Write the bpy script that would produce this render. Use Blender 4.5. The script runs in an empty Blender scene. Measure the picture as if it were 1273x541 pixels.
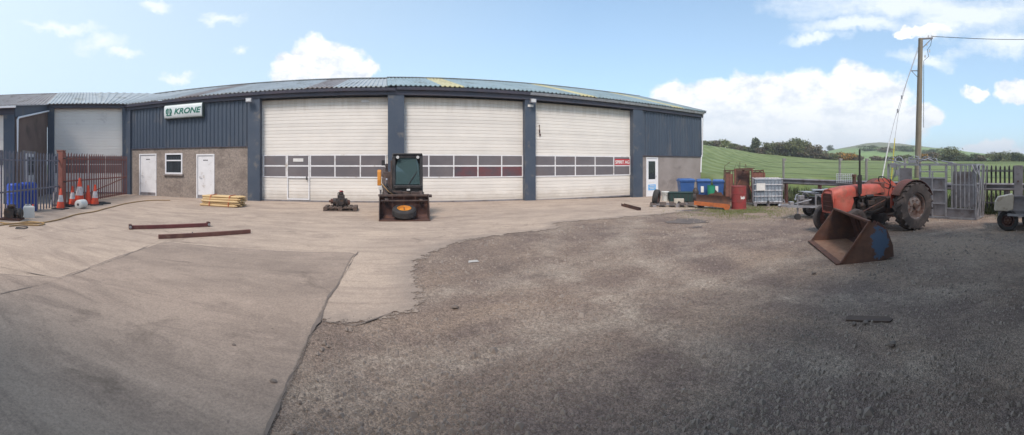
import bpy, bmesh, math, random
from mathutils import Vector, Matrix, noise
from mathutils.geometry import delaunay_2d_cdt
random.seed(7)
PI = math.pi
sc = bpy.context.scene
COL = sc.collection
CAMH, F, PX0, PY0 = 1.6, 470.0, 480.0, 204.0
sin, cos, tan = math.sin, math.cos, math.tan

# ---------------------------------------------------------------- measuring helpers
def th(px): return (px - PX0) / F
def sm(a, b, x):
    t = max(0.0, min(1.0, (x - a) / (b - a))); return t * t * (3 - 2 * t)
def gz(x, y): return -0.14 * sm(5, 14, x)
def ray(px, D): return (D * sin(th(px)), D * cos(th(px)))
def P(px, py):
    g = 0.0
    for _ in range(6):
        D = (CAMH - g) * F / (py - PY0); x, y = ray(px, D); g = gz(x, y)
    return (x, y)
def P3(px, py, dz=0.0):
    x, y = P(px, py); return Vector((x, y, gz(x, y) + dz))
def Zp(py, D): return CAMH + (PY0 - py) / F * D
def RZ(px, py, D):
    x, y = ray(px, D); return Vector((x, y, Zp(py, D)))
def lerp_tab(tab, x):
    if x <= tab[0][0]: return tab[0][1]
    for (a, va), (b, vb) in zip(tab, tab[1:]):
        if x <= b: return va + (vb - va) * (x - a) / (b - a)
    return tab[-1][1]

# ---------------------------------------------------------------- node materials
def new_mat(name):
    m = bpy.data.materials.new(name); m.use_nodes = True
    nt = m.node_tree; nt.nodes.clear()
    out = nt.nodes.new('ShaderNodeOutputMaterial'); b = nt.nodes.new('ShaderNodeBsdfPrincipled')
    nt.links.new(b.outputs[0], out.inputs[0])
    return m, nt, b
def N(nt, t, **kw):
    n = nt.nodes.new(t)
    for k, v in kw.items(): setattr(n, k, v)
    return n
def noise_tex(nt, vec, scale, detail=4, rough=.55, dist=0.0):
    n = N(nt, 'ShaderNodeTexNoise'); n.inputs['Scale'].default_value = scale
    n.inputs['Detail'].default_value = detail; n.inputs['Roughness'].default_value = rough
    n.inputs['Distortion'].default_value = dist
    nt.links.new(vec, n.inputs['Vector']); return n.outputs[0]
def mrange(nt, v, a, b, c=0.0, d=1.0):
    n = N(nt, 'ShaderNodeMapRange'); n.clamp = True
    for i, x in zip((1, 2, 3, 4), (a, b, c, d)): n.inputs[i].default_value = x
    nt.links.new(v, n.inputs[0]); return n.outputs[0]
def mixc(nt, fac, a, b, mode='MIX'):
    n = N(nt, 'ShaderNodeMix', data_type='RGBA', blend_type=mode)
    if isinstance(fac, (int, float)): n.inputs[0].default_value = fac
    else: nt.links.new(fac, n.inputs[0])
    for i, x in ((6, a), (7, b)):
        if isinstance(x, (tuple, list)): n.inputs[i].default_value = (*x[:3], 1)
        else: nt.links.new(x, n.inputs[i])
    return n.outputs[2]
def math_n(nt, op, a, b=None):
    n = N(nt, 'ShaderNodeMath', operation=op)
    for i, x in ((0, a), (1, b)):
        if x is None: continue
        if isinstance(x, (int, float)): n.inputs[i].default_value = x
        else: nt.links.new(x, n.inputs[i])
    return n.outputs[0]
def add_bump(nt, b, h, strength, dist=.01):
    n = N(nt, 'ShaderNodeBump'); n.inputs['Strength'].default_value = strength; n.inputs['Distance'].default_value = dist
    nt.links.new(h, n.inputs['Height']); nt.links.new(n.outputs[0], b.inputs['Normal'])
def mapped(nt, scale=(1, 1, 1)):
    tc = N(nt, 'ShaderNodeTexCoord'); mp = N(nt, 'ShaderNodeMapping')
    mp.inputs['Scale'].default_value = scale
    nt.links.new(tc.outputs['Object'], mp.inputs['Vector']); return mp.outputs[0]
def paint(name, c1, c2=None, scale=2.5, rough=.6, metal=0.0, dirt=None, dscale=3.0, damt=.5, bump=.15, bscale=25, stretch=(1, 1, 1), spec=.4, dist=.004):
    m, nt, b = new_mat(name)
    v = mapped(nt, stretch)
    c2 = c2 or tuple(x * .8 for x in c1)
    col = mixc(nt, mrange(nt, noise_tex(nt, v, scale, 5), .35, .68), c1, c2)
    if dirt:
        d = mrange(nt, noise_tex(nt, v, dscale, 7, .65, .4), .62 - damt * .3, .72)
        col = mixc(nt, d, col, dirt)
        r = mrange(nt, d, 0, 1, rough, min(1, rough + .3)); nt.links.new(r, b.inputs['Roughness'])
    else: b.inputs['Roughness'].default_value = rough
    nt.links.new(col, b.inputs['Base Color']); b.inputs['Metallic'].default_value = metal
    b.inputs['Specular IOR Level'].default_value = spec
    if bump: add_bump(nt, b, noise_tex(nt, v, bscale, 4), bump, dist)
    return m

MT = {}
MT['navy'] = paint('navy coated steel', (.046, .064, .096), (.060, .077, .106), 1.2, .45, dirt=(.11, .11, .12), dscale=1.3, damt=.25, stretch=(1, 1, .3))
MT['navy_flat'] = paint('navy painted pillar', (.049, .066, .097), (.066, .082, .112), 1.5, .5, dirt=(.16, .15, .14), dscale=2, damt=.2)
MT['fascia'] = paint('dark fascia', (.05, .055, .08), (.075, .065, .085), 1.5, .5)
MT['slat0'] = paint('cream shutter slats', (.70, .655, .60), (.64, .60, .555), .9, .5, dirt=(.50, .44, .38), dscale=1.2, damt=.1, stretch=(.35, 1, 1.6))
MT['slat_left'] = paint('greyed shutter slats', (.82, .77, .71), (.77, .72, .67), .9, .5, dirt=(.6, .54, .52), dscale=1.4, damt=.1)
def mk_slat():
    m, nt, b = new_mat('cream shutter slats')
    tc = N(nt, 'ShaderNodeTexCoord'); v = tc.outputs['Object']
    sx = N(nt, 'ShaderNodeSeparateXYZ'); nt.links.new(v, sx.inputs[0])
    row = math_n(nt, 'FLOOR', math_n(nt, 'MULTIPLY', sx.outputs[2], 1 / .145)); cb = N(nt, 'ShaderNodeCombineXYZ'); nt.links.new(row, cb.inputs[2])
    dv = math_n(nt, 'FLOOR', math_n(nt, 'MULTIPLY', sx.outputs[0], .17)); nt.links.new(dv, cb.inputs[0])
    wn = N(nt, 'ShaderNodeTexWhiteNoise', noise_dimensions='3D'); nt.links.new(cb.outputs[0], wn.inputs['Vector'])
    col = mixc(nt, mrange(nt, noise_tex(nt, v, .8, 6, .65), .35, .65), (.75, .705, .65), (.68, .64, .595))
    k = mrange(nt, wn.outputs['Value'], 0, 1, .93, 1.04); cm = N(nt, 'ShaderNodeCombineXYZ'); [nt.links.new(k, cm.inputs[i]) for i in range(3)]
    col = mixc(nt, 1.0, col, cm.outputs[0], 'MULTIPLY')
    st = N(nt, 'ShaderNodeMapping'); st.inputs['Scale'].default_value = (3.2, 1, .22); nt.links.new(v, st.inputs['Vector'])
    streak = noise_tex(nt, st.outputs[0], 2.2, 7, .7)
    top_ = mrange(nt, math_n(nt, 'ADD', sx.outputs[2], math_n(nt, 'MULTIPLY', streak, 1.1)), 4.45, 5.0)
    col = mixc(nt, math_n(nt, 'MULTIPLY', top_, .6), col, (.40, .33, .24))
    low = mrange(nt, math_n(nt, 'SUBTRACT', sx.outputs[2], math_n(nt, 'MULTIPLY', noise_tex(nt, v, 2.5, 7, .7), .7)), -.25, .15, 1, 0)
    col = mixc(nt, math_n(nt, 'MULTIPLY', low, .5), col, (.40, .34, .28))
    sc2 = mrange(nt, noise_tex(nt, st.outputs[0], 5, 8, .75, .3), .66, .74); col = mixc(nt, math_n(nt, 'MULTIPLY', sc2, .4), col, (.45, .40, .34))
    nt.links.new(col, b.inputs['Base Color']); b.inputs['Roughness'].default_value = .5
    add_bump(nt, b, noise_tex(nt, v, 1.6, 3), .5, .03)
    return m
MT['slat'] = mk_slat()
MT['doorwin'] = paint('dim plastic glazing', (.13, .118, .128), (.165, .145, .15), 1.3, .3, dirt=(.15, .12, .12), dscale=1.0, damt=.3, spec=.5, bump=.03)
MT['doorwin_red'] = paint('glazing with red behind', (.17, .06, .065), (.085, .075, .088), 1.6, .25, spec=.5, bump=.03)
MT['white'] = paint('white paint', (.74, .73, .74), (.66, .65, .66), 3, .4, dirt=(.42, .36, .31), dscale=3, damt=.15)
MT['white_clean'] = paint('white upvc', (.76, .76, .78), (.70, .70, .73), 3, .3)
MT['dash'] = paint('pebble dash render', (.33, .275, .235), (.20, .165, .145), 14, .95, dirt=(.15, .12, .105), dscale=1.2, damt=.35, bump=.9, bscale=60, dist=.012)
MT['render'] = paint('smooth cement render', (.29, .255, .24), (.225, .195, .185), 1.1, .9, dirt=(.15, .13, .125), dscale=.9, damt=.3, bump=.3, bscale=12)
MT['brownwall'] = paint('brown render', (.17, .12, .10), (.12, .085, .075), 1.3, .9, dirt=(.09, .07, .06), dscale=1.2, damt=.3, bump=.4)
def roofmat(name, a, b_, d): return paint(name, a, b_, 1.2, .45, 0, dirt=d, dscale=1.6, damt=.35, stretch=(1, .35, 1), bump=.1)
MT['roof_grey'] = roofmat('pale grey roof sheet', (.36, .385, .40), (.28, .305, .32), (.22, .23, .22))
MT['roof_blue'] = roofmat('blue grey roof sheet', (.25, .32, .35), (.19, .26, .29), (.15, .18, .18))
MT['roof_brown'] = roofmat('brown weathered roof sheet', (.20, .165, .16), (.26, .225, .21), (.13, .10, .09))
MT['roof_yellow'] = roofmat('yellowed rooflight sheet', (.50, .45, .24), (.42, .38, .22), (.3, .26, .15))
MT['galv'] = paint('galvanised steel', (.40, .40, .43), (.29, .285, .31), 6, .42, .55, dirt=(.20, .165, .15), dscale=4, damt=.3)
MT['galv_dull'] = paint('dull galvanised rail', (.27, .255, .27), (.19, .175, .185), 3, .6, .3, dirt=(.13, .10, .09), dscale=2, damt=.35)
MT['fence_grey'] = paint('weathered palisade steel', (.20, .20, .235), (.15, .145, .18), 4, .55, .3)
MT['fence_dark'] = paint('dark palisade steel', (.085, .08, .095), (.12, .105, .11), 4, .6, .2)
MT['gate_brown'] = paint('brown oxide gate', (.25, .085, .065), (.18, .07, .055), 4, .65, dirt=(.25, .14, .10), dscale=8, damt=.3)
MT['rust'] = paint('rusty steel', (.115, .055, .040), (.07, .042, .036), 5, .85, .15, dirt=(.17, .085, .055), dscale=6, damt=.45, bump=.4, bscale=40)
MT['rust_floor'] = paint('bright rust', (.24, .13, .085), (.15, .08, .055), 4, .85, .1, dirt=(.30, .19, .13), dscale=4, damt=.5, bump=.4)
MT['rust_dark'] = paint('dark brown rust', (.075, .04, .038), (.11, .055, .045), 5, .8, .2, dirt=(.17, .08, .05), dscale=5, damt=.35, bump=.3)
MT['cage_red'] = paint('red brown rusted sheet', (.20, .075, .055), (.14, .055, .045), 4, .8, dirt=(.24, .12, .085), dscale=5, damt=.4)
MT['rust_blue'] = None
MT['red_oxide'] = paint('red oxide beam', (.15, .04, .042), (.11, .035, .035), 5, .65, dirt=(.17, .09, .07), dscale=9, damt=.35)
MT['brown_beam'] = paint('brown steel beam', (.16, .07, .055), (.11, .05, .045), 5, .7, dirt=(.2, .12, .09), dscale=7, damt=.35)
MT['tractor_red'] = paint('faded tractor red', (.38, .06, .042), (.46, .13, .095), 3.5, .55, dirt=(.19, .09, .065), dscale=5, damt=.5, bump=.08)
MT['tractor_rust'] = paint('rusted fender red', (.16, .05, .04), (.11, .055, .045), 4, .75, dirt=(.085, .05, .04), dscale=5, damt=.5)
MT['engine'] = paint('oily engine iron', (.035, .032, .034), (.075, .06, .055), 9, .55, .3, dirt=(.13, .07, .045), dscale=8, damt=.3, bump=.4)
MT['tyre'] = paint('dusty tyre rubber', (.055, .045, .044), (.095, .075, .068), 5, .9, dirt=(.17, .13, .115), dscale=4, damt=.35, bump=.3)
MT['tyre_dark'] = paint('black tyre rubber', (.028, .027, .028), (.045, .04, .04), 5, .85, dirt=(.09, .075, .07), dscale=5, damt=.2)
MT['rim'] = paint('worn silver rim', (.36, .31, .29), (.24, .14, .11), 10, .5, .35, dirt=(.17, .075, .05), dscale=9, damt=.5)
MT['hub'] = paint('greasy brown hub', (.12, .07, .055), (.2, .13, .10), 9, .6, .3)
MT['black'] = paint('black paint', (.022, .022, .024), (.038, .035, .036), 4, .45, dirt=(.07, .06, .055), dscale=5, damt=.25)
MT['plastic_black'] = paint('black rubber base', (.03, .03, .032), (.05, .045, .045), 4, .75)
MT['loader_paint'] = paint('black brown machine paint', (.05, .035, .033), (.075, .05, .045), 4, .55, dirt=(.13, .085, .065), dscale=5, damt=.4)
MT['machine_yellow'] = paint('machine orange yellow', (.62, .26, .04), (.5, .19, .03), 4, .45, dirt=(.35, .2, .1), dscale=6, damt=.2)
MT['orange'] = paint('orange blade edge', (.46, .13, .035), (.34, .10, .035), 5, .6, dirt=(.2, .09, .055), dscale=5, damt=.4)
MT['bin_blue'] = paint('blue bin plastic', (.03, .09, .26), (.05, .115, .30), 3, .4, dirt=(.05, .10, .27), dscale=4, damt=.2)
MT['bin_green'] = paint('green crate plastic', (.02, .22, .12), (.03, .27, .15), 3, .5)
MT['drum_blue'] = paint('blue drum', (.012, .055, .36), (.02, .075, .42), 3, .5)
MT['cone_orange'] = paint('fluorescent cone', (.74, .085, .035), (.66, .07, .03), 6, .55, dirt=(.4, .1, .06), dscale=9, damt=.25)
MT['cone_white'] = paint('reflective sleeve', (.66, .62, .62), (.55, .5, .5), 9, .45, dirt=(.4, .3, .27), dscale=9, damt=.3)
MT['plastic_white'] = paint('milky plastic', (.70, .70, .67), (.60, .60, .57), 3, .5)
MT['plastic_cream'] = paint('cream mudguard', (.52, .47, .40), (.42, .36, .30), 5, .6, dirt=(.25, .18, .13), dscale=6, damt=.3)
MT['ibc'] = paint('cloudy tank plastic', (.25, .29, .34), (.17, .20, .25), 2, .4, dirt=(.5, .54, .58), dscale=2.2, damt=.3)
MT['wood'] = paint('fresh pale timber', (.60, .44, .24), (.50, .35, .18), 9, .8, stretch=(.25, 3, 3), dirt=(.33, .19, .07), dscale=4, damt=.35, bump=.2)
MT['wood_end'] = paint('timber end grain', (.42, .25, .12), (.3, .17, .08), 30, .9)
MT['wood_old'] = paint('old dark timber', (.11, .075, .06), (.075, .055, .048), 6, .85, dirt=(.15, .11, .09), dscale=5, damt=.3)
MT['pole'] = paint('weathered pole timber', (.25, .215, .165), (.19, .16, .13), 5, .85, stretch=(3, 3, .25), dirt=(.16, .12, .085), dscale=3, damt=.4, bump=.4)
MT['strap'] = paint('orange strap', (.55, .10, .04), None, 5, .6)
MT['yellow'] = paint('yellow guard', (.62, .50, .05), None, 5, .5)
MT['hose'] = paint('dusty yellow hose', (.36, .22, .085), (.26, .17, .09), 3, .6)
MT['sign_face'] = paint('silvery sign face', (.60, .64, .64), (.54, .58, .59), 2, .3)
MT['sign_edge'] = paint('sign box edge', (.06, .09, .08), None, 5, .5)
MT['sign_green'] = paint('dark green lettering', (.005, .12, .085), (.007, .14, .10), 5, .5)
MT['sign_red'] = paint('red sign', (.48, .04, .05), (.40, .035, .045), 4, .5)
MT['blue_notice'] = paint('blue notice', (.11, .36, .72), (.15, .42, .75), 5, .5)
MT['wire'] = paint('dark wire', (.06, .06, .065), None, 5, .6)
MT['stay'] = paint('pale stay wire', (.45, .45, .48), None, 5, .5)
MT['bark'] = paint('bark', (.09, .07, .055), (.06, .05, .04), 8, .9)
MT['concrete_post'] = paint('concrete post', (.28, .26, .25), (.2, .19, .18), 6, .9)
MT['block'] = paint('dark block wall', (.11, .10, .10), (.075, .07, .07), 4, .9, dirt=(.06, .07, .04), dscale=4, damt=.3, bump=.4)
MT['inside'] = paint('dim interior', (.02, .02, .022), None, 5, .6)
MT['lens'] = paint('lamp lens', (.6, .6, .6), None, 5, .15)
MT['paper'] = paint('paper label', (.7, .68, .66), (.6, .58, .56), 8, .7)

def glass(name, col, rough=.05):
    m, nt, b = new_mat(name)
    b.inputs['Base Color'].default_value = (*col, 1); b.inputs['Roughness'].default_value = rough
    b.inputs['Specular IOR Level'].default_value = .8
    b.inputs['Transmission Weight'].default_value = .35
    return m
MT['pane'] = glass('dark window glass', (.05, .06, .07))
MT['cabglass'] = glass('green tinted cab glass', (.075, .125, .13))

def leafmat(name, c1, c2, c3=None):
    m, nt, b = new_mat(name)
    tc = N(nt, 'ShaderNodeTexCoord')
    f = mrange(nt, noise_tex(nt, tc.outputs['Object'], 1.1, 4, .6), .38, .64)
    col = mixc(nt, f, c1, c2)
    if c3: col = mixc(nt, mrange(nt, noise_tex(nt, tc.outputs['Object'], 2.7, 3), .50, .62), col, c3)
    nt.links.new(col, b.inputs['Base Color']); b.inputs['Roughness'].default_value = .7
    b.inputs['Specular IOR Level'].default_value = .2
    return m
MT['leaf_olive'] = leafmat('olive leaves', (.115, .135, .06), (.165, .165, .08))
MT['leaf_dark'] = leafmat('dark leaves', (.075, .098, .05), (.11, .125, .065))
MT['leaf_spring'] = leafmat('spring leaves', (.17, .20, .08), (.21, .22, .10))
MT['leaf_brown'] = leafmat('bare brown twigs', (.15, .115, .085), (.125, .125, .07))
MT['gorse'] = leafmat('flowering gorse', (.12, .12, .05), (.17, .11, .05), (.58, .27, .03))
MT['grass'] = leafmat('verge grass', (.06, .075, .034), (.095, .105, .05))
MT['drygrass'] = leafmat('yard weeds', (.13, .17, .05), (.20, .19, .085))

# blue and rust side plate of the bucket
def mk_rust_blue():
    m, nt, b = new_mat('rust with worn blue paint')
    v = mapped(nt)
    col = mixc(nt, mrange(nt, noise_tex(nt, v, 6, 6), .35, .7), (.075, .042, .034), (.12, .065, .048))
    sb = N(nt, 'ShaderNodeVectorMath', operation='SUBTRACT'); nt.links.new(v, sb.inputs[0]); sb.inputs[1].default_value = (.77, 0, .36)
    ml = N(nt, 'ShaderNodeVectorMath', operation='MULTIPLY'); nt.links.new(sb.outputs[0], ml.inputs[0]); ml.inputs[1].default_value = (5.2, 0, 3.3)
    ln = N(nt, 'ShaderNodeVectorMath', operation='LENGTH'); nt.links.new(ml.outputs[0], ln.inputs[0])
    a = math_n(nt, 'ADD', ln.outputs['Value'], math_n(nt, 'MULTIPLY', math_n(nt, 'SUBTRACT', noise_tex(nt, v, 7, 6, .7), .5), 2.6))
    col = mixc(nt, mrange(nt, a, 1.0, .8), col, (.06, .105, .19))
    nt.links.new(col, b.inputs['Base Color']); b.inputs['Roughness'].default_value = .75
    add_bump(nt, b, noise_tex(nt, v, 40, 4), .3, .004)
    return m
MT['rust_blue'] = mk_rust_blue()

def mk_concrete(name, c1, c2, c3, seed, ragged=.3):
    m, nt, b = new_mat(name)
    tc = N(nt, 'ShaderNodeTexCoord'); mp = N(nt, 'ShaderNodeMapping'); mp.inputs['Location'].default_value = (seed, seed * .7, 0)
    nt.links.new(tc.outputs['Object'], mp.inputs['Vector']); v = mp.outputs[0]
    big = mrange(nt, noise_tex(nt, v, .35, 6, .62, .3), .36, .64)
    col = mixc(nt, big, c1, c2)
    st = N(nt, 'ShaderNodeMapping'); st.inputs['Scale'].default_value = (.5, 1.6, 1); nt.links.new(v, st.inputs['Vector'])
    mid = mrange(nt, noise_tex(nt, st.outputs[0], 1.3, 8, .72, .8), .45, .66)
    col = mixc(nt, math_n(nt, 'MULTIPLY', mid, .8), col, c3)
    lt = mrange(nt, noise_tex(nt, v, 2.6, 7, .75, .5), .55, .70)
    col = mixc(nt, math_n(nt, 'MULTIPLY', lt, .45), col, tuple(min(.6, x * 1.22) for x in c1))
    st2 = mrange(nt, noise_tex(nt, v, 1.1, 7, .68, 1.2), .60, .70)
    col = mixc(nt, math_n(nt, 'MULTIPLY', st2, .55), col, tuple(x * .45 for x in c2))
    fine = mrange(nt, noise_tex(nt, v, 48, 5, .8), .3, .7, .70, 1.27)
    fm = N(nt, 'ShaderNodeCombineXYZ'); [nt.links.new(fine, fm.inputs[i]) for i in range(3)]
    col = mixc(nt, 1.0, col, fm.outputs[0], 'MULTIPLY')
    dots = mrange(nt, noise_tex(nt, v, 9, 2, .5), .74, .78)
    col = mixc(nt, math_n(nt, 'MULTIPLY', dots, .6), col, (.06, .05, .048))
    nt.links.new(col, b.inputs['Base Color']); b.inputs['Roughness'].default_value = .92; b.inputs['Specular IOR Level'].default_value = .25
    h = math_n(nt, 'ADD', noise_tex(nt, v, 60, 5, .7), math_n(nt, 'MULTIPLY', noise_tex(nt, v, 6, 4), 1.5))
    add_bump(nt, b, h, .5, .008)
    at_ = N(nt, 'ShaderNodeAttribute', attribute_name='edge')
    e = math_n(nt, 'ADD', at_.outputs['Fac'], math_n(nt, 'MULTIPLY', math_n(nt, 'SUBTRACT', noise_tex(nt, v, 5, 8, .75), .62), ragged * 2.6))
    dust = mrange(nt, e, .02, .45 * min(1, ragged * 3.4), 1, 0)
    col2 = mixc(nt, math_n(nt, 'MULTIPLY', dust, .6), col, (.22, .18, .155) if name != 'oily damp patch' else (.17, .14, .125)); nt.links.new(col2, b.inputs['Base Color'])
    tr_ = N(nt, 'ShaderNodeBsdfTransparent'); mx = N(nt, 'ShaderNodeMixShader'); out_ = [q for q in nt.nodes if q.type == 'OUTPUT_MATERIAL'][0]
    nt.links.new(mrange(nt, e, -.01, .03), mx.inputs[0]); nt.links.new(tr_.outputs[0], mx.inputs[1]); nt.links.new(b.outputs[0], mx.inputs[2]); nt.links.new(mx.outputs[0], out_.inputs[0])
    return m
MT['concrete'] = mk_concrete('worn pale concrete', (.46, .36, .285), (.37, .29, .235), (.26, .20, .165), 3, .32)
MT['slab'] = mk_concrete('older grey concrete', (.36, .28, .228), (.28, .218, .178), (.20, .155, .13), 11, .03)

def mk_gravel():
    m, nt, b = new_mat('compacted gravel')
    tc = N(nt, 'ShaderNodeTexCoord'); v = tc.outputs['Object']
    big = mrange(nt, noise_tex(nt, v, .22, 8, .68, 1.0), .40, .60)
    col = mixc(nt, big, (.175, .132, .115), (.295, .22, .17))
    pat = mrange(nt, noise_tex(nt, v, .9, 8, .72, .6), .48, .64)
    col = mixc(nt, math_n(nt, 'MULTIPLY', pat, .65), col, (.32, .25, .20))
    pd = mrange(nt, noise_tex(nt, v, .6, 7, .7, 1.2), .56, .70)
    col = mixc(nt, math_n(nt, 'MULTIPLY', pd, .6), col, (.115, .09, .082))
    # dark sharp stone shows near the concrete tongue, dusty compaction elsewhere
    for cx_, cy_, rad, wd in ((10.5, 3.5, 6.6, .22), (10.5, 3.5, 8.1, .22), (-2.0, 16.0, 11.6, .2), (-2.0, 16.0, 13.1, .2), (3.0, -6.0, 9.3, .2), (3.0, -6.0, 10.8, .2)):
        sb = N(nt, 'ShaderNodeVectorMath', operation='SUBTRACT'); nt.links.new(v, sb.inputs[0]); sb.inputs[1].default_value = (cx_, cy_, 0)
        ln = N(nt, 'ShaderNodeVectorMath', operation='LENGTH'); nt.links.new(sb.outputs[0], ln.inputs[0])
        d = math_n(nt, 'ADD', ln.outputs['Value'], math_n(nt, 'MULTIPLY', noise_tex(nt, v, .7, 5, .6), .9))
        d = math_n(nt, 'ABSOLUTE', math_n(nt, 'SUBTRACT', d, rad + .45))
        f = math_n(nt, 'MULTIPLY', mrange(nt, d, wd * .3, wd * 1.6, 1, 0), mrange(nt, noise_tex(nt, v, 1.5, 5, .7), .38, .62))
        col = mixc(nt, math_n(nt, 'MULTIPLY', f, .55), col, (.40, .33, .27))
    g = None
    for sc_, lo, hi, ch in ((17, .90, 1.10, 0), (50, .78, 1.24, 1), (120, .72, 1.3, 2)):
        vo = N(nt, 'ShaderNodeTexVoronoi', feature='F1'); vo.inputs['Scale'].default_value = sc_; nt.links.new(v, vo.inputs['Vector'])
        bw = N(nt, 'ShaderNodeSeparateColor'); nt.links.new(vo.outputs['Color'], bw.inputs[0])
        q = mrange(nt, bw.outputs[ch], 0, 1, lo, hi); g = q if g is None else math_n(nt, 'MULTIPLY', g, q)
        if sc_ == 50: v1 = vo
        if sc_ == 120: v2 = vo
    cm = N(nt, 'ShaderNodeCombineXYZ'); [nt.links.new(g, cm.inputs[i]) for i in range(3)]
    col = mixc(nt, 1.0, col, cm.outputs[0], 'MULTIPLY')
    # pale single stones
    pk = mrange(nt, noise_tex(nt, v, 60, 2, .5), .74, .77)
    col = mixc(nt, math_n(nt, 'MULTIPLY', pk, .7), col, (.45, .42, .40))
    nt.links.new(col, b.inputs['Base Color']); b.inputs['Roughness'].default_value = .95; b.inputs['Specular IOR Level'].default_value = .2
    h = math_n(nt, 'ADD', math_n(nt, 'MULTIPLY', v1.outputs['Distance'], -1.0), math_n(nt, 'MULTIPLY', v2.outputs['Distance'], -.6))
    h = math_n(nt, 'ADD', h, math_n(nt, 'MULTIPLY', noise_tex(nt, v, 3, 6), 1.6))
    add_bump(nt, b, h, .8, .018)
    return m
MT['gravel'] = mk_gravel()
MT['stone'] = paint('loose stone', (.20, .165, .145), (.31, .26, .225), .9, .9, bump=.2)
MT['joint'] = paint('dirt filled joint', (.13, .105, .092), (.19, .155, .135), 3, .95)
MT['stain'] = mk_concrete('oily damp patch', (.13, .11, .105), (.10, .085, .08), (.09, .075, .07), 5, .35)

def mk_field():
    m, nt, b = new_mat('mown silage field')
    tc = N(nt, 'ShaderNodeTexCoord'); v = tc.outputs['Object']
    mp0 = N(nt, 'ShaderNodeMapping'); mp0.inputs['Rotation'].default_value = (0, 0, math.radians(-56)); nt.links.new(v, mp0.inputs['Vector'])
    mp = N(nt, 'ShaderNodeMapping'); mp.inputs['Scale'].default_value = (.06, 1, 1); nt.links.new(mp0.outputs[0], mp.inputs['Vector'])
    w = N(nt, 'ShaderNodeTexWave', wave_type='BANDS', bands_direction='Y'); w.inputs['Scale'].default_value = .21; w.inputs['Distortion'].default_value = 4.5
    w.inputs['Detail'].default_value = 2; w.inputs['Detail Scale'].default_value = .6; nt.links.new(mp.outputs[0], w.inputs['Vector'])
    col = mixc(nt, mrange(nt, noise_tex(nt, v, .12, 4), .35, .65), (.14, .18, .062), (.17, .205, .075))
    band = mrange(nt, w.outputs['Fac'], .25, .85)
    col = mixc(nt, math_n(nt, 'MULTIPLY', band, .55), col, (.225, .275, .145))
    w2 = mrange(nt, noise_tex(nt, mp.outputs[0], 1.6, 6, .75), .47, .60)
    col = mixc(nt, math_n(nt, 'MULTIPLY', w2, .8), col, (.075, .115, .04))
    col = mixc(nt, mrange(nt, noise_tex(nt, v, 3, 5, .75), .45, .75, 0, .5), col, (.15, .16, .07))
    nt.links.new(col, b.inputs['Base Color']); b.inputs['Roughness'].default_value = .95; b.inputs['Specular IOR Level'].default_value = .15
    add_bump(nt, b, math_n(nt, 'ADD', noise_tex(nt, v, 5, 4, .8), w.outputs['Fac']), .6, .12)
    return m
MT['field'] = mk_field()
def mk_hill():
    m, nt, b = new_mat('rough hill pasture')
    tc = N(nt, 'ShaderNodeTexCoord'); v = tc.outputs['Object']
    sx = N(nt, 'ShaderNodeSeparateXYZ'); nt.links.new(v, sx.inputs[0])
    a = math_n(nt, 'ADD', sx.outputs[2], math_n(nt, 'MULTIPLY', noise_tex(nt, v, .03, 6, .7), 9))
    col = mixc(nt, mrange(nt, noise_tex(nt, v, .06, 5), .4, .6), (.17, .25, .075), (.14, .20, .07))
    col = mixc(nt, mrange(nt, a, 14.5, 16), col, (.16, .165, .10))
    nt.links.new(col, b.inputs['Base Color']); b.inputs['Roughness'].default_value = .95
    return m
MT['hill'] = mk_hill()

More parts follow.
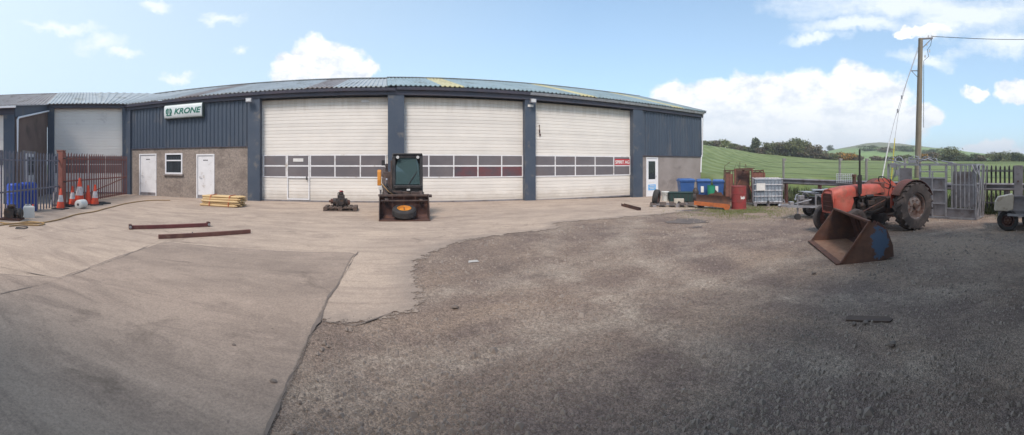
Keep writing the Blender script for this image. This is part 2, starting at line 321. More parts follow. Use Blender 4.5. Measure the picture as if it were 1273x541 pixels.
# ---------------------------------------------------------------- mesh builder
SPLIT = {'coupler_plate', 'side_sheet', 'frame_rail', 'gate_rail', 'drip_flashing', 'hinge', 'pulley', 'side_window', 'control_lever', 'lift_arm', 'bucket_side', 'footplate', 'hydraulic_ram', 'pane', 'bucket_rib', 'deck_board', 'drag_link', 'lift_link', 'mounting_bracket', 'edge_bar', 'skid_leg', 'latch_box', 'crate_rib', 'cross_member', 'red_cap', 'nose_side', 'ramp', 'gear_lever', 'grille_bars', 'load_sheet'}
class MB:
    def __init__(s): s.v = []; s.f = []
    def add(s, vs, fs, M=None):
        k = len(s.v)
        s.v += [tuple(M @ Vector(p)) if M is not None else tuple(p) for p in vs]
        s.f += [tuple(i + k for i in f) for f in fs]; return s
    def box(s, c, d, M=None, R=None):
        hx, hy, hz = d[0] / 2, d[1] / 2, d[2] / 2
        vs = [Vector((x * hx, y * hy, z * hz)) for x in (-1, 1) for y in (-1, 1) for z in (-1, 1)]
        if R is not None: vs = [R @ p for p in vs]
        vs = [p + Vector(c) for p in vs]
        return s.add(vs, [(0, 1, 3, 2), (4, 6, 7, 5), (0, 4, 5, 1), (2, 3, 7, 6), (0, 2, 6, 4), (1, 5, 7, 3)], M)
    def b2(s, x0, x1, y0, y1, z0, z1): return s.box(((x0 + x1) / 2, (y0 + y1) / 2, (z0 + z1) / 2), (abs(x1 - x0), abs(y1 - y0), abs(z1 - z0)))
    def bar(s, p, q, w, h=None, up=(0, 0, 1)):
        p, q = Vector(p), Vector(q); h = h or w; d = q - p; L = d.length
        if L < 1e-6: return s
        x = d / L; u = Vector(up)
        if abs(x.dot(u)) > .98: u = Vector((0, 1, 0)) if abs(x.y) < .9 else Vector((1, 0, 0))
        y = u.cross(x).normalized(); z = x.cross(y)
        R = Matrix((x, y, z)).transposed()
        return s.box((p + q) / 2, (L, w, h), R=R)
    def tube(s, p, q, r0, r1=None, n=10):
        p, q = Vector(p), Vector(q); r1 = r0 if r1 is None else r1; x = (q - p).normalized()
        u = Vector((0, 0, 1)) if abs(x.z) < .9 else Vector((1, 0, 0))
        a = x.cross(u).normalized(); b = x.cross(a)
        vs = [c + (a * cos(2 * PI * i / n) + b * sin(2 * PI * i / n)) * r for c, r in ((p, r0), (q, r1)) for i in range(n)]
        fs = [(i, (i + 1) % n, n + (i + 1) % n, n + i) for i in range(n)] + [tuple(range(n - 1, -1, -1)), tuple(range(n, 2 * n))]
        return s.add(vs, fs)
    def path(s, pts, r, n=8):
        pts = [Vector(p) for p in pts]; vs = []; m = len(pts)
        rr = r if isinstance(r, (list, tuple)) else [r] * m
        ref = None
        for i, p in enumerate(pts):
            d = (pts[min(i + 1, m - 1)] - pts[max(i - 1, 0)]).normalized()
            if ref is None: ref = Vector((0, 0, 1)) if abs(d.z) < .9 else Vector((1, 0, 0))
            a = d.cross(ref).normalized(); b = d.cross(a); ref = -b if False else ref
            vs += [p + (a * cos(2 * PI * k / n) + b * sin(2 * PI * k / n)) * rr[i] for k in range(n)]
        fs = [(i * n + k, i * n + (k + 1) % n, (i + 1) * n + (k + 1) % n, (i + 1) * n + k) for i in range(m - 1) for k in range(n)]
        fs += [tuple(range(n - 1, -1, -1)), tuple(range((m - 1) * n, m * n))]
        return s.add(vs, fs)
    def lathe(s, prof, n=24, M=None, a0=0, a1=2 * PI):
        full = abs(a1 - a0 - 2 * PI) < 1e-6; k = n if full else n + 1; m = len(prof)
        vs = [(r * cos(a0 + (a1 - a0) * i / n), r * sin(a0 + (a1 - a0) * i / n), z) for i in range(k) for r, z in prof]
        fs = []
        for i in range(n):
            j = (i + 1) % k
            for t in range(m - 1): fs.append((i * m + t, j * m + t, j * m + t + 1, i * m + t + 1))
        return s.add(vs, fs, M)
    def prism(s, poly, t, M=None):
        n = len(poly)
        vs = [(x, y, 0) for x, y in poly] + [(x, y, t) for x, y in poly]
        fs = [tuple(range(n - 1, -1, -1)), tuple(range(n, 2 * n))] + [(i, (i + 1) % n, n + (i + 1) % n, n + i) for i in range(n)]
        return s.add(vs, fs, M)
    def strip(s, A, B):
        n = len(A)
        return s.add(list(A) + list(B), [(i, i + 1, n + i + 1, n + i) for i in range(n - 1)])
    def ball(s, c, r, n=8, jit=0.0):
        r = (r, r, r) if isinstance(r, (int, float)) else r
        vs = [(c[0], c[1], c[2] + r[2])]
        m = max(3, n // 2)
        for i in range(1, m):
            for k in range(n):
                a = PI * i / m; b = 2 * PI * k / n; q = 1 + random.uniform(-jit, jit)
                vs.append((c[0] + r[0] * sin(a) * cos(b) * q, c[1] + r[1] * sin(a) * sin(b) * q, c[2] + r[2] * cos(a) * q))
        vs.append((c[0], c[1], c[2] - r[2])); e = len(vs) - 1
        fs = [(0, 1 + k, 1 + (k + 1) % n) for k in range(n)]
        for i in range(m - 2):
            for k in range(n): fs.append((1 + i * n + k, 1 + (i + 1) * n + k, 1 + (i + 1) * n + (k + 1) % n, 1 + i * n + (k + 1) % n))
        o = 1 + (m - 2) * n
        fs += [(e, o + (k + 1) % n, o + k) for k in range(n)]
        return s.add(vs, fs)
    def pieces(s):
        par = list(range(len(s.v)))
        def find(i):
            while par[i] != i: par[i] = par[par[i]]; i = par[i]
            return i
        for f in s.f:
            for i in f[1:]: par[find(i)] = find(f[0])
        gr = {}
        for f in s.f: gr.setdefault(find(f[0]), []).append(f)
        out = []
        for fs in gr.values():
            used = sorted({i for f in fs for i in f}); mp = {j: n for n, j in enumerate(used)}
            m = MB(); m.v = [s.v[j] for j in used]; m.f = [tuple(mp[j] for j in f) for f in fs]; out.append(m)
        return out
    def build(s, name, mat, parent=None, smooth=False, bevel=0.0, recalc=True, loc=None):
        if name in SPLIT:
            SPLIT.discard(name); o = [m.build(name, mat, parent, smooth, bevel, recalc, loc) for m in s.pieces()][0]; SPLIT.add(name); return o
        me = bpy.data.meshes.new(name); me.from_pydata(s.v, [], s.f); me.update()
        if recalc:
            bm = bmesh.new(); bm.from_mesh(me); bmesh.ops.recalc_face_normals(bm, faces=bm.faces); bm.to_mesh(me); bm.free()
        if smooth: me.shade_smooth(); me.set_sharp_from_angle(angle=math.radians(38))
        me.materials.append(MT[mat] if isinstance(mat, str) else mat)
        o = bpy.data.objects.new(name, me); COL.objects.link(o)
        if parent is not None: o.parent = parent
        if loc is not None: o.location = loc
        if bevel:
            b = o.modifiers.new('bevel', 'BEVEL'); b.width = bevel; b.segments = 2; b.limit_method = 'ANGLE'
        return o

def tag(o, label=None, cat=None, group=None, kind=None):
    if label: o['label'] = label
    if cat: o['category'] = cat
    if group: o['group'] = group
    if kind: o['kind'] = kind
    return o
def thing(name, label, cat, loc=(0, 0, 0), rz=0.0, group=None):
    o = bpy.data.objects.new(name, None); COL.objects.link(o); o.empty_display_size = .2
    o.location = loc; o.rotation_euler = (0, 0, rz); return tag(o, label, cat, group)
def tree_copy(o, parent=None, **kw):
    c = o.copy(); COL.objects.link(c); c.parent = parent
    for ch in list(o.children): tree_copy(ch, c)
    return c
def Rz(a): return Matrix.Rotation(a, 4, 'Z')
def T(x, y, z): return Matrix.Translation((x, y, z))
AX = Matrix.Rotation(PI / 2, 4, 'X')     # lathe axis z -> -y ; prism xy -> xz plane

def ribs(x0, x1, pitch, depth, flat=.45, slope=.12):
    pts = []; x = x0
    while x < x1 - 1e-4:
        for a, d in ((0, 0), (flat, 0), (flat + slope, depth), (1 - slope, depth)):
            xx = x + a * pitch
            if xx < x1: pts.append((xx, d))
        x += pitch
    pts.append((x1, 0)); return pts

def text_mesh(s, size, extr=.004, shear=0.0, spacing=1.0):
    cu = bpy.data.curves.new('t', 'FONT'); cu.body = s; cu.size = size; cu.extrude = extr; cu.shear = shear; cu.space_character = spacing
    cu.offset = size * .03
    ob = bpy.data.objects.new('t', cu); COL.objects.link(ob); bpy.context.view_layer.update()
    me = bpy.data.meshes.new_from_object(ob.evaluated_get(bpy.context.evaluated_depsgraph_get()))
    vs = [tuple(v.co) for v in me.vertices]; fs = [tuple(p.vertices) for p in me.polygons]
    bpy.data.objects.remove(ob); return vs, fs
# ================================================================ TERRAIN
E1 = [(600, 22), (860, 26), (900, 20.5), (938, 14), (970, 11), (1017, 7), (1048, 5), (1100, 4), (1160, 3.5), (1273, 3), (1400, 0)]
E2 = [(700, 5), (950, 8), (1000, 11.5), (1020, 15), (1040, 19), (1060, 22.5), (1077, 26), (1093, 27.5), (1118, 26.5), (1137, 24), (1160, 20), (1200, 15), (1240, 12), (1273, 11), (1400, 5)]
FL0, FLd = Vector((12.6, -.6)), Vector((.2295, .9733))
def side(x, y): return (x - FL0.x) * FLd.y - (y - FL0.y) * FLd.x
def terrain(x, y):
    r = math.hypot(x, y); px = PX0 + F * math.atan2(x, y)
    s = side(x, y); g = gz(x, y)
    if s < .25 or px < 640: return g
    if px > 1650: return g + .5 * sm(.25, 4, s)
    e1 = lerp_tab(E1, px); e2 = lerp_tab(E2, px)
    e = lerp_tab([(18, -17), (24, -13.5), (70, e1), (100, e1 - 1.2), (150, e1 * .45 + e2 * .5), (235, e2), (330, e2 - 5), (900, -6)], r)
    far = CAMH + e / F * r
    if r > 60: far += .5 * noise.noise(Vector((x * .03, y * .03, 0))) * sm(90, 200, r) * 3
    t = sm(.25, 3.2, s)
    z = g * (1 - t) + far * t
    fade = sm(640, 820, px)
    return g * (1 - fade) + z * fade
rings = [0.01, .6, 1.2]; r = 1.2
while r < 11.5: r += .5; rings.append(r)
while r < 28: r += .28; rings.append(r)
while r < 900: r *= 1.06; rings.append(r)
angs = []; a = -180.0
while a < 180: angs.append(math.radians(a)); a += .45 if 40 <= a < 112 else 1.5
verts = [(rr * sin(t), rr * cos(t), terrain(rr * sin(t), rr * cos(t))) for rr in rings for t in angs]
nA = len(angs); gr, fl, hl = MB(), MB(), MB()
sets = {0: [], 1: [], 2: []}
for i in range(len(rings) - 1):
    for k in range(nA):
        k2 = (k + 1) % nA; t = angs[k]; rr = (rings[i] + rings[i + 1]) / 2
        x, y = rr * sin(t), rr * cos(t); s = side(x, y)
        px = PX0 + F * math.atan2(x, y)
        w = 0 if (s < .45 and rr < 40) or (px < 780 and rr < 60) else (1 if rr < 104 else 2)
        sets[w].append((i * nA + k, i * nA + k2, (i + 1) * nA + k2, (i + 1) * nA + k))
for w, nm, mt in ((0, 'ground', 'gravel'), (1, 'field', 'field'), (2, 'hill', 'hill')):
    used = sorted({i for f in sets[w] for i in f}); mp = {j: n for n, j in enumerate(used)}
    m = MB(); m.v = [verts[j] for j in used]; m.f = [tuple(mp[j] for j in f) for f in sets[w]]
    o = m.build(nm, mt, recalc=True); o.data.shade_smooth()
    if o.data.polygons[len(o.data.polygons) // 2].normal.z < 0: o.data.flip_normals()
    tag(o, kind='structure')

def rough_edge(pts, step=.12, amp=.05, seed=0):
    out = []
    n = len(pts)
    for i in range(n):
        a, b, am = Vector(pts[i][:2]), Vector(pts[(i + 1) % n][:2]), (pts[i][2] if len(pts[i]) > 2 else amp)
        L = (b - a).length; k = max(1, min(160, int(L / step)))
        nrm = Vector((-(b - a).y, (b - a).x)).normalized() if L else Vector((0, 0))
        for j in range(k):
            p = a + (b - a) * j / k
            d = am * (noise.noise(Vector((p.x * 1.3, p.y * 1.3, seed))) * 1.6 + noise.noise(Vector((p.x * 6, p.y * 6, seed + 5))) * .8)
            out.append(p + nrm * d * (0 if j == 0 else 1))
    return out
def sheet(name, pts, mat, dz, amp=.0, seed=0, grid=.6, step=.12):
    out = rough_edge(pts, step, amp, seed); n = len(out)
    co = list(out)
    from mathutils.kdtree import KDTree
    kd = KDTree(n)
    for i, p in enumerate(out): kd.insert((p.x, p.y, 0), i)
    kd.balance()
    for i in range(0, n, 2):
        q0, q1 = out[i - 1], out[(i + 1) % n]; d = q1 - q0
        if d.length < 1e-6: continue
        nn = Vector((-d.y, d.x)).normalized()
        for off in (.13, .28, .5):
            for sg in (1, -1):
                c_ = out[i] + nn * off * sg
                if kd.find((c_.x, c_.y, 0))[2] > off * .85: co.append(c_)
    xs = [p.x for p in out]; ys = [p.y for p in out]
    x = min(xs) + .1
    while x < max(xs):
        y = min(ys) + .1
        while y < max(ys): co.append(Vector((x, y))); y += grid
        x += grid
    vs, es, fs, *_ = delaunay_2d_cdt(co, [(i, (i + 1) % n) for i in range(n)], [list(range(n))], 1, 1e-5)
    m = MB(); m.v = [(p.x, p.y, gz(p.x, p.y) + dz) for p in vs]; m.f = [tuple(f) for f in fs]
    o = m.build(name, mat)
    if o.data.polygons[0].normal.z < 0: o.data.flip_normals()
    at_ = o.data.attributes.new('edge', 'FLOAT', 'POINT')
    at_.data.foreach_set('value', [min(.6, kd.find((p[0], p[1], 0))[2]) for p in m.v])
    return o
ja, st = .008, .06
c = [(*P(395, 403), .06), (*P(440, 410), .08), (*P(490, 399), .06), (*P(527, 388), .07), (*P(529, 355), .05), (*P(526, 325), .06), (*P(545, 314), .05), (*P(580, 301), .05),
     (*P(640, 291), .05), (*P(690, 286), .04), (*P(702, 282), .04), (*P(692, 278), .1), (*P(740, 274), .18), (*P(800, 269), .2), (*P(850, 264), .25), (*P(885, 260), .25), (*P(905, 252), .3), (19.5, 13.2, 0), (19.5, 15.8, 0), (-20, 15.8, 0), (-24, -8, 0), (-.75, -8, .02)]
tag(sheet('concrete_yard', c, 'concrete', .008, .05, 1, .7, .1), kind='structure')
c = [(*P(443, 315), .012), (*P(395, 403), .012), (*P(335, 541), .01), (-.78, -7.9, 0), (-23, -7.9, 0), (-17, 2.2, 0), (*P(0, 341), .01), (*P(72, 346), .01), (*P(150, 318), .01), (*P(205, 301), .01)]
tag(sheet('concrete_slab', c, 'slab', .013, .01, 2, .8, .1), kind='structure')
def crack(pix, w, seed, name='expansion_joint'):
    m = MB(); pts = []
    ps = [Vector(P(*p)) for p in pix]
    for a, b in zip(ps, ps[1:]):
        k = max(2, int((b - a).length / .08))
        for j in range(k): pts.append(a + (b - a) * j / k)
    pts.append(ps[-1]); A = []; B = []
    for i, p in enumerate(pts):
        d = (pts[min(i + 1, len(pts) - 1)] - pts[max(i - 1, 0)]).normalized(); nn = Vector((-d.y, d.x))
        o = noise.noise(Vector((p.x * 2, p.y * 2, seed))) * .04 + noise.noise(Vector((p.x * 11, p.y * 11, seed))) * .012
        ww = w * max(.12, .15 + 1.5 * noise.noise(Vector((p.x * 2.2, p.y * 2.2, seed + 9))) + .5 * noise.noise(Vector((p.x * 14, p.y * 14, seed + 9))))
        for L, sgn in ((A, 1), (B, -1)):
            q = p + nn * (o + sgn * ww / 2); L.append((q.x, q.y, gz(q.x, q.y) + .017))
    m.strip(A, B)
    tag(m.build(name, 'joint'), kind='structure')
crack([(444, 314), (430, 340), (414, 362), (395, 402), (360, 480), (333, 545)], .035, 1)
crack([(0, 333), (72, 346)], .03, 2)
crack([(0, 367), (60, 353), (80, 346), (150, 321), (178, 309), (200, 299)], .028, 3)
crack([(165, 318), (230, 327), (300, 335), (380, 340), (428, 341)], .02, 4)
crack([(205, 300), (280, 306), (360, 311), (443, 315)], .02, 5)
crack([(443, 315), (500, 306), (560, 292), (640, 281), (700, 276)], .016, 6)
crack([(397, 399), (440, 405), (500, 386), (527, 376)], .014, 7)
crack([(424, 350), (470, 351), (527, 350)], .008, 8)
crack([(0, 300), (60, 290), (140, 282), (210, 277)], .016, 9)
crack([(310, 268), (420, 270), (560, 270), (700, 262)], .016, 10)
for nm, pl in (('damp_patch', [(820, 277), (838, 272), (862, 271), (878, 274), (888, 277), (870, 279), (845, 279)]), ('damp_patch', [(850, 283), (868, 281), (890, 282), (880, 284.5), (860, 285)])):
    tag(sheet(nm, [(*P(*p), .09) for p in pl], 'stain', .012, .09, 4, .4, .08), kind='structure')
tag(sheet('damp_patch', [(*P(*p), .03) for p in [(565, 388), (585, 385), (604, 389), (590, 394), (572, 393)]], 'stain', .007, .03, 6, .2, .03), kind='structure')

# loose stones over the gravel, thicker near the viewer
def in_gravel(x, y):
    if x < -.5: return False
    px = PX0 + F * math.atan2(x, y); D = math.hypot(x, y)
    py = PY0 + (CAMH - gz(x, y)) * F / D
    lim = lerp_tab([(330, 560), (335, 545), (395, 408), (440, 415), (527, 393), (532, 325), (580, 303), (700, 286), (740, 276), (850, 267), (900, 262), (1000, 255), (1273, 262)], px)
    return py > lim
m = MB(); cnt = 0
while cnt < 12000:
    px = random.uniform(330, 1290); D = 2.0 + 11 * random.random() ** 1.7
    x, y = ray(px, D)
    off = abs(random.gauss(0, .12)) * 1.2; ja_ = random.uniform(0, 2 * PI)
    if not in_gravel(x, y) or side(x, y) > -.1: continue
    x += off * cos(ja_); y += off * sin(ja_)
    if noise.noise(Vector((x * .8, y * .8, 3))) < random.uniform(-.6, .35): continue
    r = random.choice((.004, .005, .006, .009, .014)) * random.uniform(.8, 1.6) * (1 + D * .05)
    if random.random() < .006: r *= 2.2
    a = random.uniform(0, PI)
    vs = [Vector((sx * r * random.uniform(.6, 1.2), sy * r * random.uniform(.6, 1.2), sz)) for sx, sy, sz in ((-1, -.6, 0), (.9, -1, 0), (1, .7, 0), (-.5, 1, 0), (-.4, -.3, r * .9), (.5, -.2, r * .8), (.1, .5, r))]
    M_ = T(x, y, gz(x, y) + (.008 if not in_gravel(x, y) else -.001)) @ Rz(a)
    m.add(vs, [(0, 1, 5, 4), (1, 2, 5), (2, 3, 6), (2, 6, 5), (3, 0, 4), (3, 4, 6), (4, 5, 6)], M_); cnt += 1
tag(m.build('gravel_stones', 'stone', recalc=False), 'loose grey and pale stones scattered over the gravel yard', 'gravel', kind='stuff')

def blades(name, mat, spots, label, cat, h=.3, w=.02):
    m = MB()
    for x, y, hh in spots:
        a = random.uniform(0, 2 * PI); z = terrain(x, y) - .01; H = h * hh * random.uniform(.6, 1.3); l = random.uniform(.1, .5) * H
        ca, sa = cos(a), sin(a); b = random.uniform(0, 2 * PI)
        m.add([(x - ca * w, y - sa * w, z), (x + ca * w, y + sa * w, z), (x + cos(b) * l * .4 + ca * w * .6, y + sin(b) * l * .4 + sa * w * .6, z + H * .6),
               (x + cos(b) * l, y + sin(b) * l, z + H)], [(0, 1, 2), (0, 2, 3)])
    return tag(m.build(name, mat, recalc=False), label, cat, kind='stuff')
sp = []
for i in range(11000):
    t = random.uniform(-3, 22); s = random.uniform(.3, 1.5) if random.random() < .75 else random.uniform(.1, .9)
    x = FL0.x + FLd.x * t + FLd.y * s; y = FL0.y + FLd.y * t - FLd.x * s
    if y > 15 and x < 17.4: continue
    sp.append((x, y, .6 + .8 * abs(noise.noise(Vector((x, y, 0))))))
blades('verge_grass', 'grass', sp, 'long rough green grass growing on the bank behind the rail', 'grass', .38, .018)
sp = []
for i in range(9000):
    px = random.gauss(918, 34); py = random.gauss(262, 4.2)
    if py < 253 or py > 276: continue
    x, y = P(px, py)
    if noise.noise(Vector((x * 1.2, y * 1.2, 8))) > .28 or side(x, y) > 0: continue
    sp.append((x, y, random.uniform(.4, 1.2)))
blades('yard_weeds', 'drygrass', sp, 'low yellowish weeds spreading through the gravel by the red drum', 'weeds', .06, .008)
sp = []
for i in range(1500):
    t = random.uniform(-3, 17); s = random.uniform(-.9, .4)
    x = FL0.x + FLd.x * t + FLd.y * s; y = FL0.y + FLd.y * t - FLd.x * s
    if noise.noise(Vector((x * 1.5, y * 1.5, 2))) > -.05: sp.append((x, y, random.uniform(.4, 1)))
blades('fence_weeds', 'grass', sp, 'sparse weeds along the foot of the boundary fence', 'weeds', .16, .01)
# ================================================================ MAIN WORKSHOP
WY = 15.5
def X(px): return WY * tan(th(px))
ws = thing('workshop', 'long navy clad workshop with three big cream roller doors', 'workshop', (0, WY, 0))
XL, XR = -12.6, 17.0
SL = .272; EY = -.3; EZ = 4.72; RD = 6.5      # roof: eave y, z, run
RZt = EZ + SL * RD
def roof_z(d): return EZ + SL * d
def roof_sheet(x0, x1, mat, dz=0.0, left_clip=False, parent=ws, label=None):
    pr = ribs(x0, x1, .2, .035); m = MB(); A = []; B = []
    for x, d in pr:
        A.append((x, EY, EZ + d + dz)); xb = x - .414 * (RD) * ((XL + 1.6 - x) / 1.6 if x < XL + 1.6 else 0) if left_clip else x
        B.append((xb, EY + RD, RZt + d + dz))
    n = 6
    rows = [[Vector(a).lerp(Vector(b), k / n) for a, b in zip(A, B)] for k in range(n + 1)]
    for k in range(n): m.strip(rows[k], rows[k + 1])
    m.strip(A, [(a[0], a[1] + .004, a[2] - .03) for a in A])
    o = m.build('roof_sheet', mat, parent)
    if label: o['label'] = label
    return o
segs = [(-12.6, -9.4, 'roof_grey', 0, True), (-9.4, -8.2, 'roof_brown', 0, False), (-8.2, -3.35, 'roof_grey', 0, False), (-3.35, -2.15, 'roof_brown', 0, False), (-2.15, .05, 'roof_grey', 0, False),
        (.05, 2.25, 'roof_blue', .05, False), (2.25, 3.2, 'roof_yellow', .05, False), (3.2, 8.6, 'roof_blue', .05, False), (8.6, 9.5, 'roof_yellow', .05, False), (9.5, 14.4, 'roof_blue', .05, False),
        (14.4, 15.3, 'roof_yellow', .05, False), (15.3, 17.15, 'roof_blue', .05, False)]
for x0, x1, mt, dz, lc in segs:
    roof_sheet(x0, x1, mt, dz, lc, label={'roof_yellow': 'yellowed translucent roof strip', 'roof_brown': 'brown weathered roof strip'}.get(mt))
# back slope and ridge cap
m = MB(); m.add([(XL - 2.7, EY + RD, RZt), (XR + .15, EY + RD, RZt + .03), (XR + .15, EY + 2 * RD, EZ), (XL - 2.7, EY + 2 * RD, EZ)], [(0, 1, 2, 3)])
m.build('rear_roof', 'roof_grey', ws)
m = MB(); m.bar((.05, EY + RD, RZt + .09), (XR + .15, EY + RD, RZt + .09), .3, .03); m.bar((XL - 2.6, EY + RD, RZt + .045), (.05, EY + RD, RZt + .045), .3, .03)
m.build('ridge_cap', 'roof_grey', ws)
# upper cladding
def clad(x0, x1, z0, z1, y=0.0, depth=.035, pitch=.2):
    m = MB(); pr = ribs(x0, x1, pitch, depth)
    m.strip([(x, y - d, z0) for x, d in pr], [(x, y - d, z1) for x, d in pr]); return m
clad(-12.35, -5.85, 2.40, 4.55, -.02).build('cladding', 'navy', ws)
clad(12.35, 17.0, 2.07, 4.60, -.02).build('cladding', 'navy', ws)
m = MB(); m.b2(-12.35, -5.85, -.075, -.02, 2.36, 2.40); m.b2(12.35, 17.02, -.075, -.02, 2.03, 2.07); m.build('drip_flashing', 'fascia', ws)
m = MB(); m.b2(16.95, 17.03, -.065, -.005, 2.07, 4.6); m.build('corner_flashing', 'navy', ws)
# pillars
for x0, x1 in ((-12.75, -12.35), (-5.9, -5.33), (.07, .74), (5.92, 6.42), (11.78, 12.4)):
    m = MB(); m.b2(x0, x1, -.14, .3, -.2, 4.42); m.build('pillar', 'navy_flat', ws, bevel=.012)
# fascia beam, gutter
m = MB(); m.b2(-12.7, .4, -.16, .02, 4.42, 4.66); m.b2(.4, 17.05, -.165, .02, 4.42, 4.70); m.build('fascia_beam', 'fascia', ws)
def gutter(x0, x1, mat, z):
    m = MB(); q = [(-.17, z + .0), (-.17, z - .09), (-.27, z - .09), (-.29, z + .02)]
    A = [(x0, a, b) for a, b in q]; B = [(x1, a, b) for a, b in q]; m.strip(A, B)
    m.strip([(x0, a - .006, b - .006) for a, b in q], [(x1, a - .006, b - .006) for a, b in q]); return m.build('gutter', mat, ws)
gutter(-12.7, .38, 'fascia', 4.66); gutter(.42, 6.1, 'fascia', 4.70); gutter(6.12, 17.05, 'galv', 4.70)
m = MB(); m.path([(16.98, -.22, 4.62), (17.08, -.12, 4.45), (17.08, -.06, 2.15), (17.0, -.06, 1.95), (16.96, -.06, 1.1)], .04, 8); m.build('downpipe', 'white_clean', ws, smooth=True)
# lower walls
def wall_with_holes(x0, x1, z0, z1, holes, y0, y1, name, mat):
    m = MB(); xs = sorted({x0, x1, *[h[0] for h in holes], *[h[1] for h in holes]})
    for a, b in zip(xs, xs[1:]):
        hs = [h for h in holes if h[0] <= a + 1e-6 and h[1] >= b - 1e-6]
        if not hs: m.b2(a, b, y0, y1, z0, z1)
        else:
            h = hs[0]
            if h[2] > z0: m.b2(a, b, y0, y1, z0, h[2])
            if h[3] < z1: m.b2(a, b, y0, y1, h[3], z1)
    return m.build(name, mat, ws)
D1, D2, WN, D3 = (X(173.5), X(195)), (X(244.5), X(267)), (X(205.5), X(227)), (12.72, 13.55)
wall_with_holes(-12.35, -5.9, -.1, 2.36, [(D1[0], D1[1], -.1, 2.12), (WN[0], WN[1], 1.12, 2.12), (D2[0], D2[1], -.1, 2.06)], -.02, .2, 'rendered_wall', 'dash')
wall_with_holes(12.4, 17.0, -.3, 2.03, [(D3[0], D3[1], -.3, 1.95)], -.02, .2, 'rendered_wall', 'render')
m = MB(); m.b2(16.8, 17.0, .2, 13, -.3, 2.05); m.build('gable_wall', 'render', ws)
m = MB(); n0 = MB()
pr = ribs(0, 2 * RD - .4, .2, .035)
def gh(y): return min(roof_z(y - EY), RZt - SL * (y - EY - RD)) - .05
m.strip([(17.0 + d, y, 2.07) for y, d in pr], [(17.0 + d, y, gh(y)) for y, d in pr]); m.build('gable_cladding', 'navy', ws)
m = MB(); m.bar((17.17, EY, EZ + .03), (17.17, EY + RD, RZt + .03), .04, .16); m.bar((17.17, EY + RD, RZt + .03), (17.17, EY + 2 * RD, EZ + .03), .04, .16); m.build('bargeboard', 'galv', ws)
m = MB(); m.b2(-12.6, 17, 12.4, 12.6, -.2, 4.7); m.build('rear_wall', 'dash', ws)
# personnel doors
def door(x0, x1, z0, z1, name='door', mat='white', lab=None, notice='black'):
    f = MB(); t = .06
    f.b2(x0, x0 + t, -.045, .06, z0, z1); f.b2(x1 - t, x1, -.045, .06, z0, z1); f.b2(x0 + t, x1 - t, -.045, .06, z1 - t, z1)
    lf = MB(); lf.b2(x0 + t + .004, x1 - t - .004, -.005, .04, z0 + .03, z1 - t - .004)
    d = lf.build(name, mat, ws, bevel=.004); f.build('door_frame', mat, d, bevel=.004)
    h = MB(); h.tube((x0 + t + .1, -.005, 1.0), (x0 + t + .1, -.06, 1.0), .012); h.bar((x0 + t + .1, -.06, 1.0), (x0 + t + .22, -.06, 1.0), .02); h.build('handle', 'galv', d)
    n = MB(); [n.b2((x0 + x1) / 2 - .12 + k * .062, (x0 + x1) / 2 - .075 + k * .062, -.009, -.0055, z1 - .31, z1 - .26) for k in range(4)]; n.build('notice', notice, d)
    if lab: d['label'] = lab
    return d
da = door(D1[0], D1[1], -.02, 2.12, lab='white door left of the office window')
door(D2[0], D2[1], -.02, 2.06, lab='white door right of the office window')
# grime at door feet
for (a, b) in (D1, D2):
    m = MB(); m.b2(a + .06, b - .06, -.012, -.0055, .03, .17); m.build('kick_plate', 'galv_dull', ws)
# half-glazed office door
def glazed_door(x0, x1, z0, z1):
    lf = MB(); t = .12
    lf.b2(x0 + .05, x0 + .05 + t, -.01, .05, z0, z1 - .05); lf.b2(x1 - .05 - t, x1 - .05, -.01, .05, z0, z1 - .05)
    lf.b2(x0 + .05 + t, x1 - .05 - t, -.01, .05, z0, .78); lf.b2(x0 + .05 + t, x1 - .05 - t, -.01, .05, z1 - .2, z1 - .05)
    d = lf.build('glazed_door', 'white_clean', ws, bevel=.004)
    f = MB(); f.b2(x0, x0 + .048, -.04, .08, z0, z1); f.b2(x1 - .048, x1, -.04, .08, z0, z1); f.b2(x0 + .048, x1 - .048, -.04, .08, z1 - .046, z1); f.build('door_frame', 'white_clean', d, bevel=.004)
    g = MB(); g.b2(x0 + .05 + t, x1 - .05 - t, .01, .02, .78, z1 - .2); g.build('glass', 'pane', d)
    n = MB(); n.b2(x0 + .15, x1 - .15, -.018, -.011, .2, .5); nn = n.build('notice', 'blue_notice', d)
    l = MB()
    for k, w in enumerate((.36, .42, .3)): l.b2((x0 + x1) / 2 - w / 2, (x0 + x1) / 2 + w / 2, -.022, -.0185, .42 - k * .08, .45 - k * .08)
    for k in range(5): l.b2(x0 + .2 + k * .08, x0 + .25 + k * .08, -.016, -.011, .58, .64)
    l.build('notice_lettering', 'paper', d)
    h = MB(); h.bar((x1 - .12, -.05, .95), (x1 - .26, -.05, .95), .02); h.tube((x1 - .12, -.01, .95), (x1 - .12, -.05, .95), .012); h.build('handle', 'galv', d)
glazed_door(D3[0], D3[1], -.15, 1.95)
m = MB(); m.b2(D3[0], D3[1], .15, .19, -.1, 1.95); m.build('interior', 'inside', ws)
